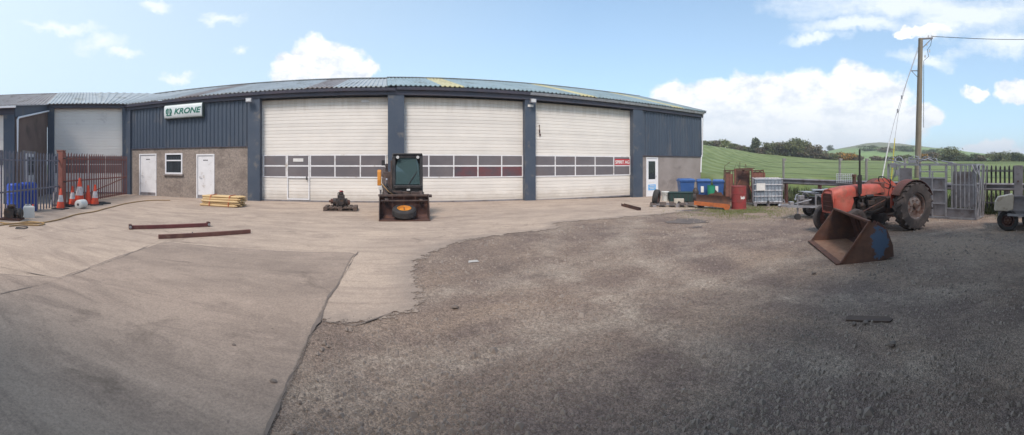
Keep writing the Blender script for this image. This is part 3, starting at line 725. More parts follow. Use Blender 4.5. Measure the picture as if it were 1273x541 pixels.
# office window
wx0, wx1, wz0, wz1 = WN[0], WN[1], 1.12, 2.12
f = MB(); t = .07
f.b2(wx0, wx0 + t, -.03, .05, wz0, wz1); f.b2(wx1 - t, wx1, -.03, .05, wz0, wz1); f.b2(wx0 + t, wx1 - t, -.03, .05, wz0, wz0 + t); f.b2(wx0 + t, wx1 - t, -.03, .05, wz1 - t, wz1)
f.b2(wx0 + t, wx1 - t, -.035, .05, 1.74, 1.74 + .06)
w = f.build('window', 'white_clean', ws, bevel=.004)
m = MB(); m.b2(wx0 + t, wx1 - t, .01, .02, wz0 + t, 1.74); m.b2(wx0 + t, wx1 - t, .01, .02, 1.80, wz1 - t); m.build('pane', 'pane', w)
m = MB(); m.b2(wx0 - .06, wx1 + .06, -.12, -.021, 1.05, 1.118); m.build('sill', 'render', w, bevel=.006)
m = MB(); m.b2(wx0, wx1, .15, .19, 1.1, 2.12); m.build('interior', 'inside', ws)
m = MB(); m.box((wx0 + .45, .09, 1.42), (.5, .06, .35)); m.box((wx0 + .3, .1, 1.3), (.25, .06, .2)); m.bar((wx0 + .2, .06, 1.7), (wx0 + .7, .06, 1.25), .03); m.build('window_clutter', 'paper', w)

# big roller doors
def roller(x0, x1, cols, z1=4.36, pass_col=None, mat='slat', redcols=(), parent=ws, y=.16, base=0.0, M=None, win=True):
    m = MB(); prof = []; z = base
    while z < z1 - .02:
        zz = min(z1, z + .145)
        prof += [(0.0, z), (0.0, zz - .03), (.018, zz - .015)]; z = zz
    prof.append((0, z1))
    m.strip([(x0, y + d, z) for d, z in prof], [(x1, y + d, z) for d, z in prof])
    ro = m.build('roller_door', mat, parent, smooth=False)
    g = MB(); g.b2(x0 + .02, x1 - .02, y - .03, y - .002, base, base + .06); g.build('bottom_rail', 'galv_dull', ro)
    if not win: return ro
    rows = ((1.95, 1.55), (1.49, 1.07)); t = .025
    fr = MB(); zt, zb = 1.95 + .035, 1.07 - .03
    fr.b2(x0 + .01, x1 - .01, y - .022, y - .002, zt - .035, zt + .015); fr.b2(x0 + .01, x1 - .01, y - .022, y - .002, 1.49, 1.55); fr.b2(x0 + .01, x1 - .01, y - .022, y - .002, zb - .02, zb + .03)
    for c in cols: fr.b2(c - t, c + t, y - .026, y - .0245, zb - .02, zt + .015)
    for c in cols: fr.b2(c - t, c + t, y - .0245, y - .002, zb + .03, 1.49); fr.b2(c - t, c + t, y - .0245, y - .002, 1.55, zt - .035)
    fr.build('window_frame', 'white', ro)
    for i, (a, b) in enumerate(zip(cols, cols[1:])):
        for j, (zh, zl) in enumerate(rows):
            p = MB(); p.b2(a + t, b - t, y - .014, y - .001, zl, zh)
            o = p.build('window_panel', 'doorwin_red' if (i, j) in redcols else 'doorwin', ro)
            if (i, j) in redcols: o['label'] = 'window panel with something red behind it'
    return ro
def XD(px): return (WY + .16) * tan(th(px))
r1 = roller(-5.33, .07, [XD(328), XD(356), XD(386), XD(416.5), XD(448), XD(479.5)])
pd = MB(); a, b = XD(357), XD(385)
for x0_, x1_, z0_, z1_ in ((a, a + .05, .08, 1.98), (b - .05, b, .08, 1.98), (a + .05, b - .05, .08, .14), (a + .05, b - .05, 1.0, 1.04)): pd.b2(x0_, x1_, .115, .133, z0_, z1_)
pdo = pd.build('pass_door', 'white', r1)
h = MB(); h.box((b - .12, .10, 1.0), (.05, .03, .14)); h.tube((b - .12, .1, .95), (b - .12, .06, .95), .01); h.build('handle', 'black', pdo)
h = MB(); h.b2((a + b) / 2 - .22, (a + b) / 2 + .22, .128, .142, 1.70, 1.84); h.build('notice', 'paper', r1)
r2 = roller(.74, 5.92, [.76, XD(533), XD(564), XD(594), XD(623.5), 5.90], redcols=((2, 1), (3, 1), (4, 1)))
r3 = roller(6.42, 11.78, [6.44, XD(690), XD(715), XD(739.5), XD(762.7), 11.76], base=-.05)
m = MB(); a, b = XD(763.8), 11.75; m.b2(a, b, .128, .141, 1.55, 1.86)
sg = m.build('door_sign', 'sign_red', r3)
vs, fs = text_mesh('SPIRIT AG', .235, .004, 0, .92)
xs = [v[0] for v in vs]; k = (b - a - .06) / (max(xs) - min(xs))
MB().add([((v[0] - min(xs)) * k + a + .03, .126 - v[2], 1.62 + v[1] * 1.0) for v in vs], fs).build('lettering', 'paper', sg)
m = MB(); m.b2(-1.02, -.72, .13, .15, 4.15, 4.25); m.build('door_plate', 'paper', r1)
m = MB(); m.bar((6.72, .14, 3.32), (6.72, .14, 2.98), .02); m.box((6.72, .13, 3.08), (.05, .03, .14)); m.box((6.74, .13, 2.92), (.08, .03, .08)); m.box((6.71, .13, 3.34), (.04, .03, .04)); m.build('pull_cord', 'rust_dark', r3)
m = MB(); m.b2(-5.33, 11.78, .32, .36, -.2, 4.4); m.build('inner_lining', 'inside', ws)
# flood lights and brackets on the eaves
for x in (-5.75, 6.2):
    m = MB(); m.bar((x, -.14, 4.3), (x, -.3, 4.36), .04); m.box((x, -.36, 4.34), (.26, .12, .17)); fl_ = m.build('floodlight', 'galv', ws)
    m = MB(); m.box((x, -.423, 4.34), (.2, .008, .12)); m.build('lamp_glass', 'lens', fl_)
m = MB(); m.b2(6.04, 6.3, -.16, -.141, 4.1, 4.2); m.build('pillar_plate', 'paper', ws)

# the sign board
sx0, sx1, sz0, sz1 = X(207.5), X(255), 3.76, 4.44
sgn = thing('shop_sign', 'long silvery sign box with green emblem and lettering on the navy cladding', 'sign', ((sx0 + sx1) / 2, WY - .06, sz0))
W = sx1 - sx0; H = sz1 - sz0
m = MB(); m.b2(-W / 2, W / 2, -.16, 0, 0, H); m.build('sign_box', 'sign_edge', sgn, bevel=.01)
def cy_(z):      # depth of the bulging sign face at height z
    return -.165 - .075 * math.sqrt(max(0, 1 - ((z - H / 2) / (H / 2 - .03)) ** 2)) if abs(z - H / 2) < H / 2 - .03 else -.165
zs = [.03 + (H - .06) * (1 - cos(PI * i / 14)) / 2 for i in range(15)]
m = MB(); m.strip([(-W / 2 + .03, cy_(z), z) for z in zs], [(W / 2 - .03, cy_(z), z) for z in zs])
m.add([(-W / 2 + .03, cy_(z), z) for z in zs], [tuple(range(15))]); m.add([(W / 2 - .03, cy_(z), z) for z in zs], [tuple(range(15))]); m.build('sign_face', 'sign_face', sgn, smooth=True)
vs, fs = text_mesh('KRONE', .36, .003, .28, 1.0)
xs = [v[0] for v in vs]; k = (W * .69) / (max(xs) - min(xs))
MB().add([((v[0] - min(xs)) * k - W * .215, cy_(.215 + v[1]) - .006 - v[2], .215 + v[1]) for v in vs], fs).build('lettering', 'sign_green', sgn)
m = MB(); Mx = T(-W * .355, -.246, H / 2 + .01) @ AX
for a0, a1 in ((PI * .62, PI * 1.38), (-PI * .38, PI * .38)):
    m.lathe([(.175, 0), (.175, .006), (.118, .006), (.118, 0), (.175, 0)], 14, Mx, a0, a1)
for dx, z0_, z1_ in ((0, -.08, .15), (-.07, -.08, .1), (.07, -.08, .1)): m.b2(-W * .355 + dx - .017, -W * .355 + dx + .017, -.25, -.244, H / 2 + z0_, H / 2 + z1_)
m.b2(-W * .355 - .15, -W * .355 + .15, -.236, -.228, H / 2 - .19, H / 2 - .15)
m.build('emblem', 'sign_green', sgn)

# ================================================================ LEFT WING
A0 = Vector((-12.62, 15.45)); B0 = Vector((-15.6, 12.5)); C0 = Vector((-12.48, 8.32))
ux = (B0 - A0).normalized(); ang = math.atan2(ux.y, ux.x) + PI      # local +x runs from B to A
# local frame: origin B0, +x toward A0, +y into the building
wing = thing('warehouse', 'lower warehouse wing with pale shutter and brown side wall at the left', 'warehouse', (B0.x, B0.y, .06), ang)
LW = (A0 - B0).length
Minv = (T(B0.x, B0.y, 0) @ Rz(ang)).inverted()
def loc(v2, z=0): return Minv @ Vector((v2.x, v2.y, z))
ro = roller(.35, LW - .25, [], z1=4.47, mat='slat_left', parent=wing, win=False)
cols = [.37 + (LW - .64) * i / 4 for i in range(5)]
for a, b in zip(cols, cols[1:]):
    for zl, zh in ((1.07, 1.49), (1.55, 1.95)):
        m = MB(); m.b2(a + .03, b - .03, .14, .158, zl, zh); m.build('window_panel', 'doorwin', ro)
m = MB(); m.b2(0, .35, -.1, .3, -.1, 4.48); m.build('pillar', 'navy_flat', wing, bevel=.01)
m = MB(); m.b2(LW - .25, LW + .02, -.05, .3, -.1, 4.48); m.build('pillar', 'navy_flat', wing)
m = MB(); m.b2(-.02, LW + .1, -.12, .05, 4.48, 4.66); m.build('fascia_beam', 'fascia', wing)
def wing_sheet(x0, x1, mat, y0=-.3, y1=6.35, z0=4.68, sl=.272):
    m = MB(); pr = ribs(x0, x1, .2, .035)
    A = [(x, y0, z0 + d) for x, d in pr]
    B = [((x + .414 * 6.5 * max(0, (x - (LW - 1.6)) / 1.6)), y1, z0 + sl * (y1 - y0) + d) for x, d in pr]
    m.strip(A, B); m.strip(A, [(a[0], a[1], a[2] - .03) for a in A]); return m.build('roof_sheet', mat, wing)
wing_sheet(-12, 0, 'roof_brown', y0=-.1); wing_sheet(0, LW - 1.0, 'roof_grey'); wing_sheet(LW - 1.0, LW + .1, 'roof_grey')
m = MB(); m.add([(-12, 6.35, 6.48), (LW + 3, 6.35, 6.48), (LW + 3, 12.5, 4.7), (-12, 12.5, 4.7)], [(0, 1, 2, 3)]); m.build('rear_roof', 'roof_brown', wing)
# forward extension: side wall from B0 to C0
c = loc(C0); cx, cy = c.x, c.y      # cy negative
def side_pt(s, z, off=0.0):
    d = Vector((cx, cy)).normalized(); n = Vector((-d.y, d.x))
    if n.x < 0: n = -n
    return Vector((cx * s + n.x * off, cy * s + n.y * off, z))
def side_quad(s0, s1, z0, z1, off, name, mat, parent=wing, thick=.04, z2=None, z3=None):
    m = MB(); z2 = z1 if z2 is None else z2; z3 = z0 if z3 is None else z3
    p = [side_pt(s0, z0, off), side_pt(s1, z3, off), side_pt(s1, z2, off), side_pt(s0, z1, off)]
    q = [side_pt(s0, z0, off - thick), side_pt(s1, z3, off - thick), side_pt(s1, z2, off - thick), side_pt(s0, z1, off - thick)]
    m.add(p + q, [(0, 1, 2, 3), (7, 6, 5, 4), (0, 4, 5, 1), (1, 5, 6, 2), (2, 6, 7, 3), (3, 7, 4, 0)]); return m.build(name, mat, parent)
side_quad(.02, .985, -.1, 4.36, 0, 'side_wall', 'brownwall', thick=.2, z2=3.6)
side_quad(.02, 1.0, 4.305, 4.66, .03, 'side_fascia', 'navy_flat', thick=.23, z2=3.86, z3=3.40)
dw = side_quad(.44, .82, -.05, 2.12, .035, 'door_surround', 'render', thick=.035)
dd = side_quad(.50, .75, -.02, 2.0, .06, 'double_door', 'white', thick=.024)
side_quad(.525, .61, 1.05, 1.85, .066, 'glass', 'pane', dd, .005); side_quad(.64, .725, 1.05, 1.85, .066, 'glass', 'pane', dd, .005)
m = MB(); m.path([side_pt(.03, 4.32, .1), side_pt(.96, 3.4, .1), side_pt(.985, 3.3, .1), side_pt(.985, 0, .1)], .045, 8); m.build('downpipe', 'white_clean', wing, smooth=True)
# front of the extension and its roof
fx = cx - .1
m = MB(); m.b2(fx - .35, cx, cy - .03, cy + .25, -.1, 3.5); m.build('pillar', 'navy_flat', wing, bevel=.01)
m = MB(); m.b2(fx - 6, cx, cy - .05, cy + .2, 3.5, 3.8); m.build('fascia_beam', 'fascia', wing)
m = MB(); z = -.05; prof = []
while z < 3.5: prof += [(0, z), (0, z + .12), (.012, z + .133)]; z += .145
m.strip([(fx - 6, cy + .1 + d, z) for d, z in prof], [(fx - .35, cy + .1 + d, z) for d, z in prof]); rr_ = m.build('roller_door', 'slat_left', wing)
m = MB(); m.b2(fx - 2, fx - .4, cy + .07, cy + .098, 1.5, 2.1); m.build('window_panel', 'doorwin', rr_)
m = MB(); pr = ribs(fx - 6, cx + .12, .2, .035)
m.strip([(x, cy - .2, 3.82 + d) for x, d in pr], [(x - cx * 1.0 * 1, 0, 4.66 + d) if False else (x - cx + .0, 0, 4.66 + d) for x, d in pr]); m.build('roof_sheet', 'roof_brown', wing)
m = MB(); m.b2(fx - 6, cx + .1, cy - .3, cy - .2, 3.74, 3.82); m.build('gutter', 'white_clean', wing)
# ================================================================ LEFT FENCE AND GATE
def pale(x, h, w=.068, base=.06):
    # W-section pale with a three-point top
    m = MB(); pr = [(-w / 2, .012), (-w / 4, -.012), (0, .004), (w / 4, -.012), (w / 2, .012)]
    A = [(x + a, b, base) for a, b in pr]
    top = [h - .07, h - .02, h, h - .02, h - .07]
    B = [(x + a, b, t) for (a, b), t in zip(pr, top)]
    m.strip(A, B)
    m.strip([(p[0], p[1] + .004, p[2]) for p in A], [(p[0], p[1] + .004, p[2]) for p in B]); return m
def palisade(name, label, cat, a, b, h, pitch, mat, rails=(.45, 1.6), posts=(), pmat=None, z=0.0, post_w=.09, w=.068):
    a, b = Vector(a), Vector(b); L = (b - a).length
    t = thing(name, label, cat, (a.x, a.y, z), math.atan2(b.y - a.y, b.x - a.x))
    k = int(L / pitch)
    for i in range(k): pale((i + .6) * L / k, h * random.uniform(.99, 1.01), w=w).build('pale', mat, t)
    for rz in rails:
        m = MB(); m.bar((0, .035, rz), (L, .035, rz), .04, .05); m.build('rail', mat, t)
    for p in posts:
        m = MB(); m.b2(p - post_w / 2, p + post_w / 2, .02, .02 + post_w, -.1, h + .02); m.build('post', pmat or mat, t, bevel=.004)
    return t
g0 = ray(76, 14.0); g1 = (-12.2, 14.95); f0 = ray(-12, 10.4)
palisade('palisade_fence', 'grey steel palisade fence in front of the brown wall at far left', 'fence', f0, g0, 2.0, .2, 'fence_grey', rails=(.78, 1.72), posts=(.05,))
gt = palisade('palisade_gate', 'brown steel palisade gate standing open behind the traffic cones', 'gate', Vector(g0) + Vector((-.04, .17)), g1, 2.03, .20, 'gate_brown', rails=(.12, .95, 1.8))
gate_len = (Vector(g1) - Vector(g0)).length - .1
m = MB(); m.bar((.05, .03, .1), (gate_len - .1, .03, .95), .035); m.build('brace', 'gate_brown', gt)
gp = thing('gate_post', 'square brown gate post between grey fence and brown gate', 'post', (g0[0], g0[1], 0), .4)
m = MB(); m.b2(-.12, .12, -.12, .12, -.1, 2.08); m.build('post', 'gate_brown', gp, bevel=.006)
m = MB(); m.b2(-.135, .135, -.135, .135, 2.08, 2.11); m.build('post_cap', 'gate_brown', gp)
m = MB(); m.tube((.12, -.05, .95), (.24, -.05, .95), .02); m.tube((.12, -.05, 1.8), (.24, -.05, 1.8), .02); m.build('hinge', 'black', gp)

# cones
def make_cone(label, h=.75, bands=True, tall=False):
    t = thing('traffic_cone', label, 'traffic cone', group='traffic cones in front of the gate')
    s = h / .75; rb, rt = .15 * s, .028 * s
    def rr(z): return rb + (rt - rb) * (z / h)
    m = MB(); m.lathe([(0.0, h), (rt * .6, h), (rt, h - .01), (rb, .04), (rb + .03, .035), (0, .035)], 20); m.build('cone_body', 'cone_orange', t, smooth=True)
    m = MB(); m.b2(-.24 * s, .24 * s, -.24 * s, .24 * s, 0, .045); m.build('cone_base', 'plastic_black', t, bevel=.012)
    if bands:
        for z0, z1 in (((.36 * h, .68 * h),) if not tall else ((.26 * h, .44 * h), (.56 * h, .74 * h))):
            m = MB(); m.lathe([(rr(z0) + .004, z0), (rr(z1) + .004, z1)], 20); m.build('reflective_sleeve', 'cone_white', t, smooth=True)
    return t
for px, py, h, bd, lab, tall, rz in (
        (75, 260, .74, True, 'leftmost traffic cone with a grimy white sleeve beside the brown post', False, .3),
        (89.5, 256, .76, True, 'traffic cone with grey white sleeve just left of the tall cone', False, .8),
        (98.5, 255, 1.06, True, 'tallest traffic cone with clean white sleeve in the middle', False, .2),
        (109.3, 254.6, .77, False, 'plain orange traffic cone without any sleeve', False, .5),
        (118, 255, .80, True, 'rightmost traffic cone with white sleeve and black base', False, 1.1)):
    c_ = make_cone(lab, h, bd, tall); p = P3(px, py); c_.location = p; c_.rotation_euler = (random.uniform(-.03, .03), random.uniform(-.03, .03), rz)
# spare bases
for i, (px, py, lb) in enumerate(((84, 256.5, 'flat black cone base lying on the ground left of the white reel'), (127, 253.5, 'flat black cone base lying right of the cones'))):
    t = thing('loose_cone_base', lb, 'cone base', P3(px, py), .3 + i)
    m = MB(); m.b2(-.26, .26, -.26, .26, 0, .06)
    m.lathe([(.15, .06), (.15, .085), (.11, .085), (.11, .06)], 18); m.build('base_block', 'plastic_black', t, bevel=.01)
# white drum reel on its side
t = thing('plastic_drum', 'round white plastic drum lying on its side before the cones', 'drum', P3(101, 259.5), .2)
m = MB(); Mx = T(0, 0, .165) @ Matrix.Rotation(PI / 2, 4, 'X')
m.lathe([(0, -.2), (.14, -.2), (.16, -.185), (.165, -.05), (.158, -.045), (.158, .045), (.165, .05), (.16, .185), (.14, .2), (.0, .2)], 24, Mx); m.build('drum_body', 'plastic_white', t, smooth=True)
m = MB(); m.lathe([(0, .2), (.0, .206), (.045, .206), (.045, .195)], 14, Mx); m.build('bung', 'black', t)
# jerrycan
t = thing('jerrycan', 'white square plastic container standing by the fence', 'container', P3(36, 270.5), .9)
m = MB(); m.b2(-.17, .17, -.13, .13, 0, .32); m.b2(-.15, .15, -.11, .11, .32, .345); m.build('can_body', 'plastic_white', t, bevel=.02)
m = MB(); m.path([(-.1, 0, .34), (-.1, 0, .39), (.04, 0, .39), (.04, 0, .34)], .015); m.build('handle', 'plastic_white', t)
m = MB(); m.tube((.12, .05, .34), (.12, .05, .39), .03, .028); m.build('cap', 'cone_orange', t)
# compressor like engine at far left
t = thing('pump_engine', 'small dark oily pump engine on the concrete at far left', 'engine', P3(15, 273.5), .6)
m = MB(); m.box((0, 0, .04), (.6, .4, .05)); m.bar((-.3, -.2, .02), (.3, -.2, .02), .05); m.bar((-.3, .2, .02), (.3, .2, .02), .05); m.build('base_frame', 'rust_dark', t)
m = MB(); m.box((-.05, 0, .2), (.3, .26, .26)); m.tube((-.22, 0, .2), (.2, 0, .2), .11, .09, 14); m.box((-.02, 0, .37), (.2, .18, .1)); m.tube((.2, 0, .2), (.27, 0, .2), .15, .15, 16)
m.tube((-.05, -.1, .4), (.12, -.12, .42), .05, .05); m.build('engine_block', 'engine', t, bevel=.008)
m = MB(); m.b2(-.2, -.04, .16, .24, .1, .36); m.build('fuel_can', 'plastic_white', t, bevel=.01)
m = MB(); m.lathe([(0.02, -.03), (.12, -.03), (.14, 0), (.12, .03), (.02, .03)], 18, T(.3, -.05, .2) @ Matrix.Rotation(PI / 2, 4, 'Y')); m.build('flywheel', 'black', t, smooth=True)
# blue drums behind the fence
for k, (px, D, h) in enumerate(((19, 12.6, .95), (27, 12.75, .95), (35.5, 12.95, .97))):
    x, y = ray(px, D)
    t = thing('plastic_barrel', ['leftmost', 'middle', 'rightmost'][k] + ' of three bright blue barrels behind the grey palisade fence', 'barrel', (x, y, 0), k, 'blue barrels behind the fence')
    m = MB(); m.lathe([(0, 0), (.27, 0), (.285, .02), (.285, .28), (.295, .3), (.285, .32), (.285, .6), (.295, .62), (.285, .64), (.285, .9), (.26, h - .03), (.25, h), (.0, h - .01)], 24); m.build('barrel_body', 'drum_blue', t, smooth=True)
    m = MB(); m.tube((.12, .05, h - .01), (.12, .05, h + .015), .035); m.build('bung', 'black', t)
# grey panel behind the fence
t = thing('steel_sheet', 'bent grey metal sheet leaning behind the grey fence', 'metal sheet', (*ray(64, 14.6), 0), -.6)
m = MB(); m.prism([(-.5, 0), (.5, 0), (.42, .5), (.1, .75), (-.3, .62)], .02, T(0, 0, 0) @ Matrix.Rotation(math.radians(75), 4, 'X')); m.build('sheet', 'galv_dull', t)
t = thing('door_leaf', 'pale panelled door leaning in the yard behind the grey fence', 'door', (*ray(67, 17.2), 0), -.7)
m = MB(); m.b2(-.4, .4, 0, .05, 0, 1.95); dl = m.build('door_slab', 'white', t, bevel=.005)
m = MB(); m.b2(-.28, .28, -.006, 0, 1.3, 1.75); m.build('door_glass', 'doorwin', dl)
# hose
def snake(name, pix, r, mat, label, cat, wob=.03, lift=0.0):
    ps = [Vector(P(*p)) for p in pix]; pts = []
    for i in range(len(ps) - 1):
        p0, p1, p2, p3 = ps[max(i - 1, 0)], ps[i], ps[i + 1], ps[min(i + 2, len(ps) - 1)]
        k = max(3, int((p2 - p1).length / .15))
        for j in range(k):
            t = j / k
            q = .5 * ((2 * p1) + (p2 - p0) * t + (2 * p0 - 5 * p1 + 4 * p2 - p3) * t * t + (3 * p1 - p0 - 3 * p2 + p3) * t ** 3)
            q = q + Vector((noise.noise(Vector((q.x, q.y, 1))), noise.noise(Vector((q.x, q.y, 7))))) * wob
            pts.append((q.x, q.y, gz(q.x, q.y) + .012 + r + lift))
    return tag(MB().path(pts, r, 8).build(name, mat, smooth=True), label, cat)
snake('hose', [(-6, 282), (20, 279), (45, 279), (70, 275), (95, 268), (118, 264), (140, 258), (165, 252.5), (190, 250), (215, 250)], .018, 'hose', 'long dusty yellow hose running over the concrete to the doors', 'hose')
snake('hose', [(-6, 277), (15, 279.5), (35, 277), (55, 279), (48, 281.5), (28, 281), (5, 283)], .018, 'hose', 'loose coil of yellow hose at the far left edge', 'hose')
snake('rope', [(20, 284), (34, 283), (30, 285.5), (15, 285)], .012, 'wire', 'short dark rope end lying below the hose', 'rope')

# ================================================================ BEAMS, POLES, PALLET
def beam(px0, py0, px1, py1, h, w, mat, label, name='steel_beam', ends=False, channel=False):
    a, b = Vector(P(px0, py0)), Vector(P(px1, py1)); L = (b - a).length
    t = thing(name, label, 'beam', (a.x, a.y, gz(a.x, a.y) + .013), math.atan2(b.y - a.y, b.x - a.x))
    m = MB()
    if channel:
        m.b2(0, L, -w / 2, w / 2, 0, .008); m.b2(0, L, -w / 2, -w / 2 + .008, .008, h); m.b2(0, L, w / 2 - .008, w / 2, .008, h)
    else: m.b2(0, L, -w / 2, w / 2, 0, h)
    m.build('beam_body', mat, t, bevel=.003)
    if ends:
        for x in (0, L):
            m = MB(); m.b2(x - .035, x + .035, -w / 2 - .02, w / 2 + .02, 0, h + .03); e = m.build('end_plate', 'rust_dark', t, bevel=.004)
            m = MB(); m.tube((x, -w / 2 - .021, h / 2 + .01), (x, -w / 2 - .034, h / 2 + .01), .035, .03, 12); m.build('end_pin', 'galv', e)
    return t
beam(162, 285.5, 259, 282, .085, .09, 'red_oxide', 'dark red steel beam with end plates lying on the concrete', ends=True)
t = beam(197, 297.5, 311, 290.5, .085, .07, 'brown_beam', 'brown steel beam without end plates lying nearest the viewer')
m = MB(); m.tube((.75, 0, .085), (.75, 0, .11), .015); m.build('stud', 'galv', t)
t = beam(774, 256.5, 795, 262, .1, .12, 'rust_dark', 'short rusty channel lying in front of the third roller door', channel=True)
# fence stakes bundle
bp = P3(278, 256.5); t = thing('timber_bundle', 'strapped bundle of pale round stakes before the white office door', 'timber', (bp.x, bp.y, .012), math.radians(-3))
rows = [(8, 0), (7, 1), (8, 2), (7, 3), (5, 4)]; r_ = .045
for n_, k in rows:
    for i in range(n_):
        y = (i - (n_ - 1) / 2) * r_ * 2.02; z = r_ + k * r_ * 1.74; dx = random.uniform(-.06, .06); L = .78
        m = MB(); m.tube((-L + dx, y, z), (L + dx - .12, y, z), r_ * .97, r_ * .97, 10); m.tube((L + dx - .12, y, z), (L + dx, y, z), r_ * .97, r_ * .35, 10)
        s_ = m.build('stake', 'wood', t, smooth=True)
for x in (-.42, .38):
    m = MB(); hw = r_ * 8.4; hh = r_ * 9.2
    pts = [(x, -hw, .02), (x, -hw * .98, .12), (x, -hw * .7, hh - .03), (x, -hw * .55, hh), (x, hw * .55, hh), (x, hw * .7, hh - .03), (x, hw * .98, .12), (x, hw, .02)]
    for a, b in zip(pts, pts[1:]): m.bar(a, b, .012, .035, up=(0, 0, 1)) if False else m.tube(a, b, .014, .014, 6)
    m.build('strap', 'strap', t)
# engine on pallet
bp = P3(424, 261.5); t = thing('pallet', 'low dark wooden pallet in front of the first roller door', 'pallet', (bp.x, bp.y, .012), math.radians(2))
m = MB()
for i in range(7): m.box((-.5 + i * .167, 0, .13), (.11, .8, .022))
m.build('deck_board', 'wood_old', t)
for y in (-.35, 0, .35):
    m = MB(); m.box((0, y, .105), (1.15, .1, .022)); [m.box((x, y, .05), (.14, .1, .088)) for x in (-.5, 0, .5)]; m.box((0, y, .011), (1.15, .1, .0215)) ; m.build('bearer', 'wood_old', t)
t = thing('gearbox', 'black oily engine block sitting on the wooden pallet', 'engine', (bp.x - .02, bp.y, .155), .2)
m = MB(); m.box((0, 0, .13), (.34, .3, .26)); m.tube((-.26, 0, .14), (.24, 0, .14), .13, .12, 14); m.tube((0, -.22, .15), (0, .2, .15), .12, .12, 14); m.box((.02, 0, .31), (.24, .22, .14)); m.build('engine_block', 'engine', t, bevel=.012)
m = MB(); m.tube((-.34, 0, .16), (-.26, 0, .16), .09, .09, 14); m.tube((-.4, 0, .16), (-.34, 0, .16), .04, .04); m.tube((.24, -.05, .12), (.32, -.05, .12), .1, .08, 14); m.build('pulley', 'rust_dark', t, smooth=True)
m = MB(); m.ball((.02, 0, .42), (.09, .08, .08), 10); m.path([(-.08, 0, .36), (-.1, -.04, .44), (-.02, -.06, .48), (.08, -.04, .45), (.1, 0, .38)], .015); m.tube((.05, 0, .42), (.06, 0, .53), .02); m.build('manifold', 'engine', t, smooth=True)
m = MB(); m.box((.0, -.03, .515), (.08, .05, .03)); m.box((.08, .02, .49), (.05, .05, .03)); m.build('red_cap', 'sign_red', t)

# ================================================================ SKID STEER LOADER
def wheel(parent, c, R, w, tmat='tyre_dark', rmat='machine_yellow', lugs=0, rim_r=.55, n=32, lugh=.03):
    # axle along local y
    M_ = T(*c) @ Matrix.Rotation(PI / 2, 4, 'X')
    ri = R * rim_r; m = MB()
    m.lathe([(ri, -w * .36), (ri + .02, -w * .45), (R * .8, -w * .5), (R * .94, -w * .46), (R - .004, -w * .3), (R, 0), (R - .004, w * .3), (R * .94, w * .46), (R * .8, w * .5), (ri + .02, w * .45), (ri, w * .36)], n, M_)
    if lugs:
        for i in range(lugs):
            for sg in (-1, 1):
                a = 2 * PI * (i + (.5 if sg > 0 else 0)) / lugs
                p0 = Vector(((R + .0) * cos(a), (R + .0) * sin(a), sg * w * .02)); a2 = a + .19
                p1 = Vector(((R * .965) * cos(a2), (R * .965) * sin(a2), sg * w * .5))
                q = MB(); q.bar(p0, p1, .045, lugh * 2, up=(cos(a), sin(a), 0)); m.add([M_ @ Vector(v) for v in q.v], q.f)
    t = m.build('tyre', tmat, parent, smooth=True)
    m = MB(); m.lathe([(ri + .012, -w * .37), (ri - .02, -w * .34), (ri - .03, 0), (ri - .02, w * .34), (ri + .012, w * .37)], n, M_)
    m.lathe([(ri - .03, -.02), (ri * .6, -.05), (ri * .35, -.045), (.03, -.045)], n, M_); m.lathe([(ri - .03, .02), (ri * .6, .05), (ri * .35, .045), (.03, .045)], n, M_)
    rm = m.build('rim', rmat, parent, smooth=True)
    m = MB(); m.lathe([(.0, w * .34), (R * .1, w * .33), (R * .13, w * .1), (R * .2, .045)], 16, M_); m.lathe([(.0, -w * .34), (R * .1, -w * .33), (R * .13, -w * .1), (R * .2, -.045)], 16, M_)
    for i in range(6):
        a = 2 * PI * i / 6
        for sg in (-1, 1): m.tube(M_ @ Vector((ri * .48 * cos(a), ri * .48 * sin(a), sg * .04)), M_ @ Vector((ri * .48 * cos(a), ri * .48 * sin(a), sg * .085)), .014, .014, 6)
    m.build('hub', 'hub', parent, smooth=True)
lx, ly = P(503, 275.5)
ld = thing('skid_loader', 'small dark skid steer loader with glazed cab and wide front bucket', 'loader', (lx, ly, .013), -PI / 2)   # forward +x = toward viewer; bucket lip at x=0
m = MB(); m.b2(-2.2, -.62, -.34, .34, .22, .78); m.b2(-2.35, -1.6, -.42, .42, .45, 1.2); m.build('chassis', 'loader_paint', ld, bevel=.02)
for sx in (-.98, -1.85):
    for sy in (-.5, .5):
        e = bpy.data.objects.new('wheel', None); COL.objects.link(e); e.parent = ld
        wheel(e, (sx, sy, .36), .36, .24, 'tyre_dark', 'machine_yellow', 14, n=24)
# cab
cb = MB(); x0, x1, y0, y1, z0, z1 = -1.62, -.74, -.28, .54, .72, 1.86
for a, b in (((x1, y0, z0), (x1 - .1, y0, z1)), ((x1, y1, z0), (x1 - .1, y1, z1)), ((x0, y0, z0), (x0, y0, z1)), ((x0, y1, z0), (x0, y1, z1)),
             ((x1 - .1, y0, z1 - .04), (x1 - .1, y1, z1 - .04)), ((x1, y0, z0 + .03), (x1, y1, z0 + .03)), ((x0, y0, z1 - .03), (x0, y1, z1 - .03)), ((x0, y0, z1 - .03), (x1 - .1, y0, z1 - .03)), ((x0, y1, z1 - .03), (x1 - .1, y1, z1 - .03))):
    cb.bar(a, b, .085, .085)
cab = cb.build('cab_frame', 'black', ld, bevel=.01)
m = MB(); m.b2(x0 - .04, x1 - .02, y0 - .03, y1 + .03, z1, z1 + .05); m.build('cab_roof', 'black', cab, bevel=.015)
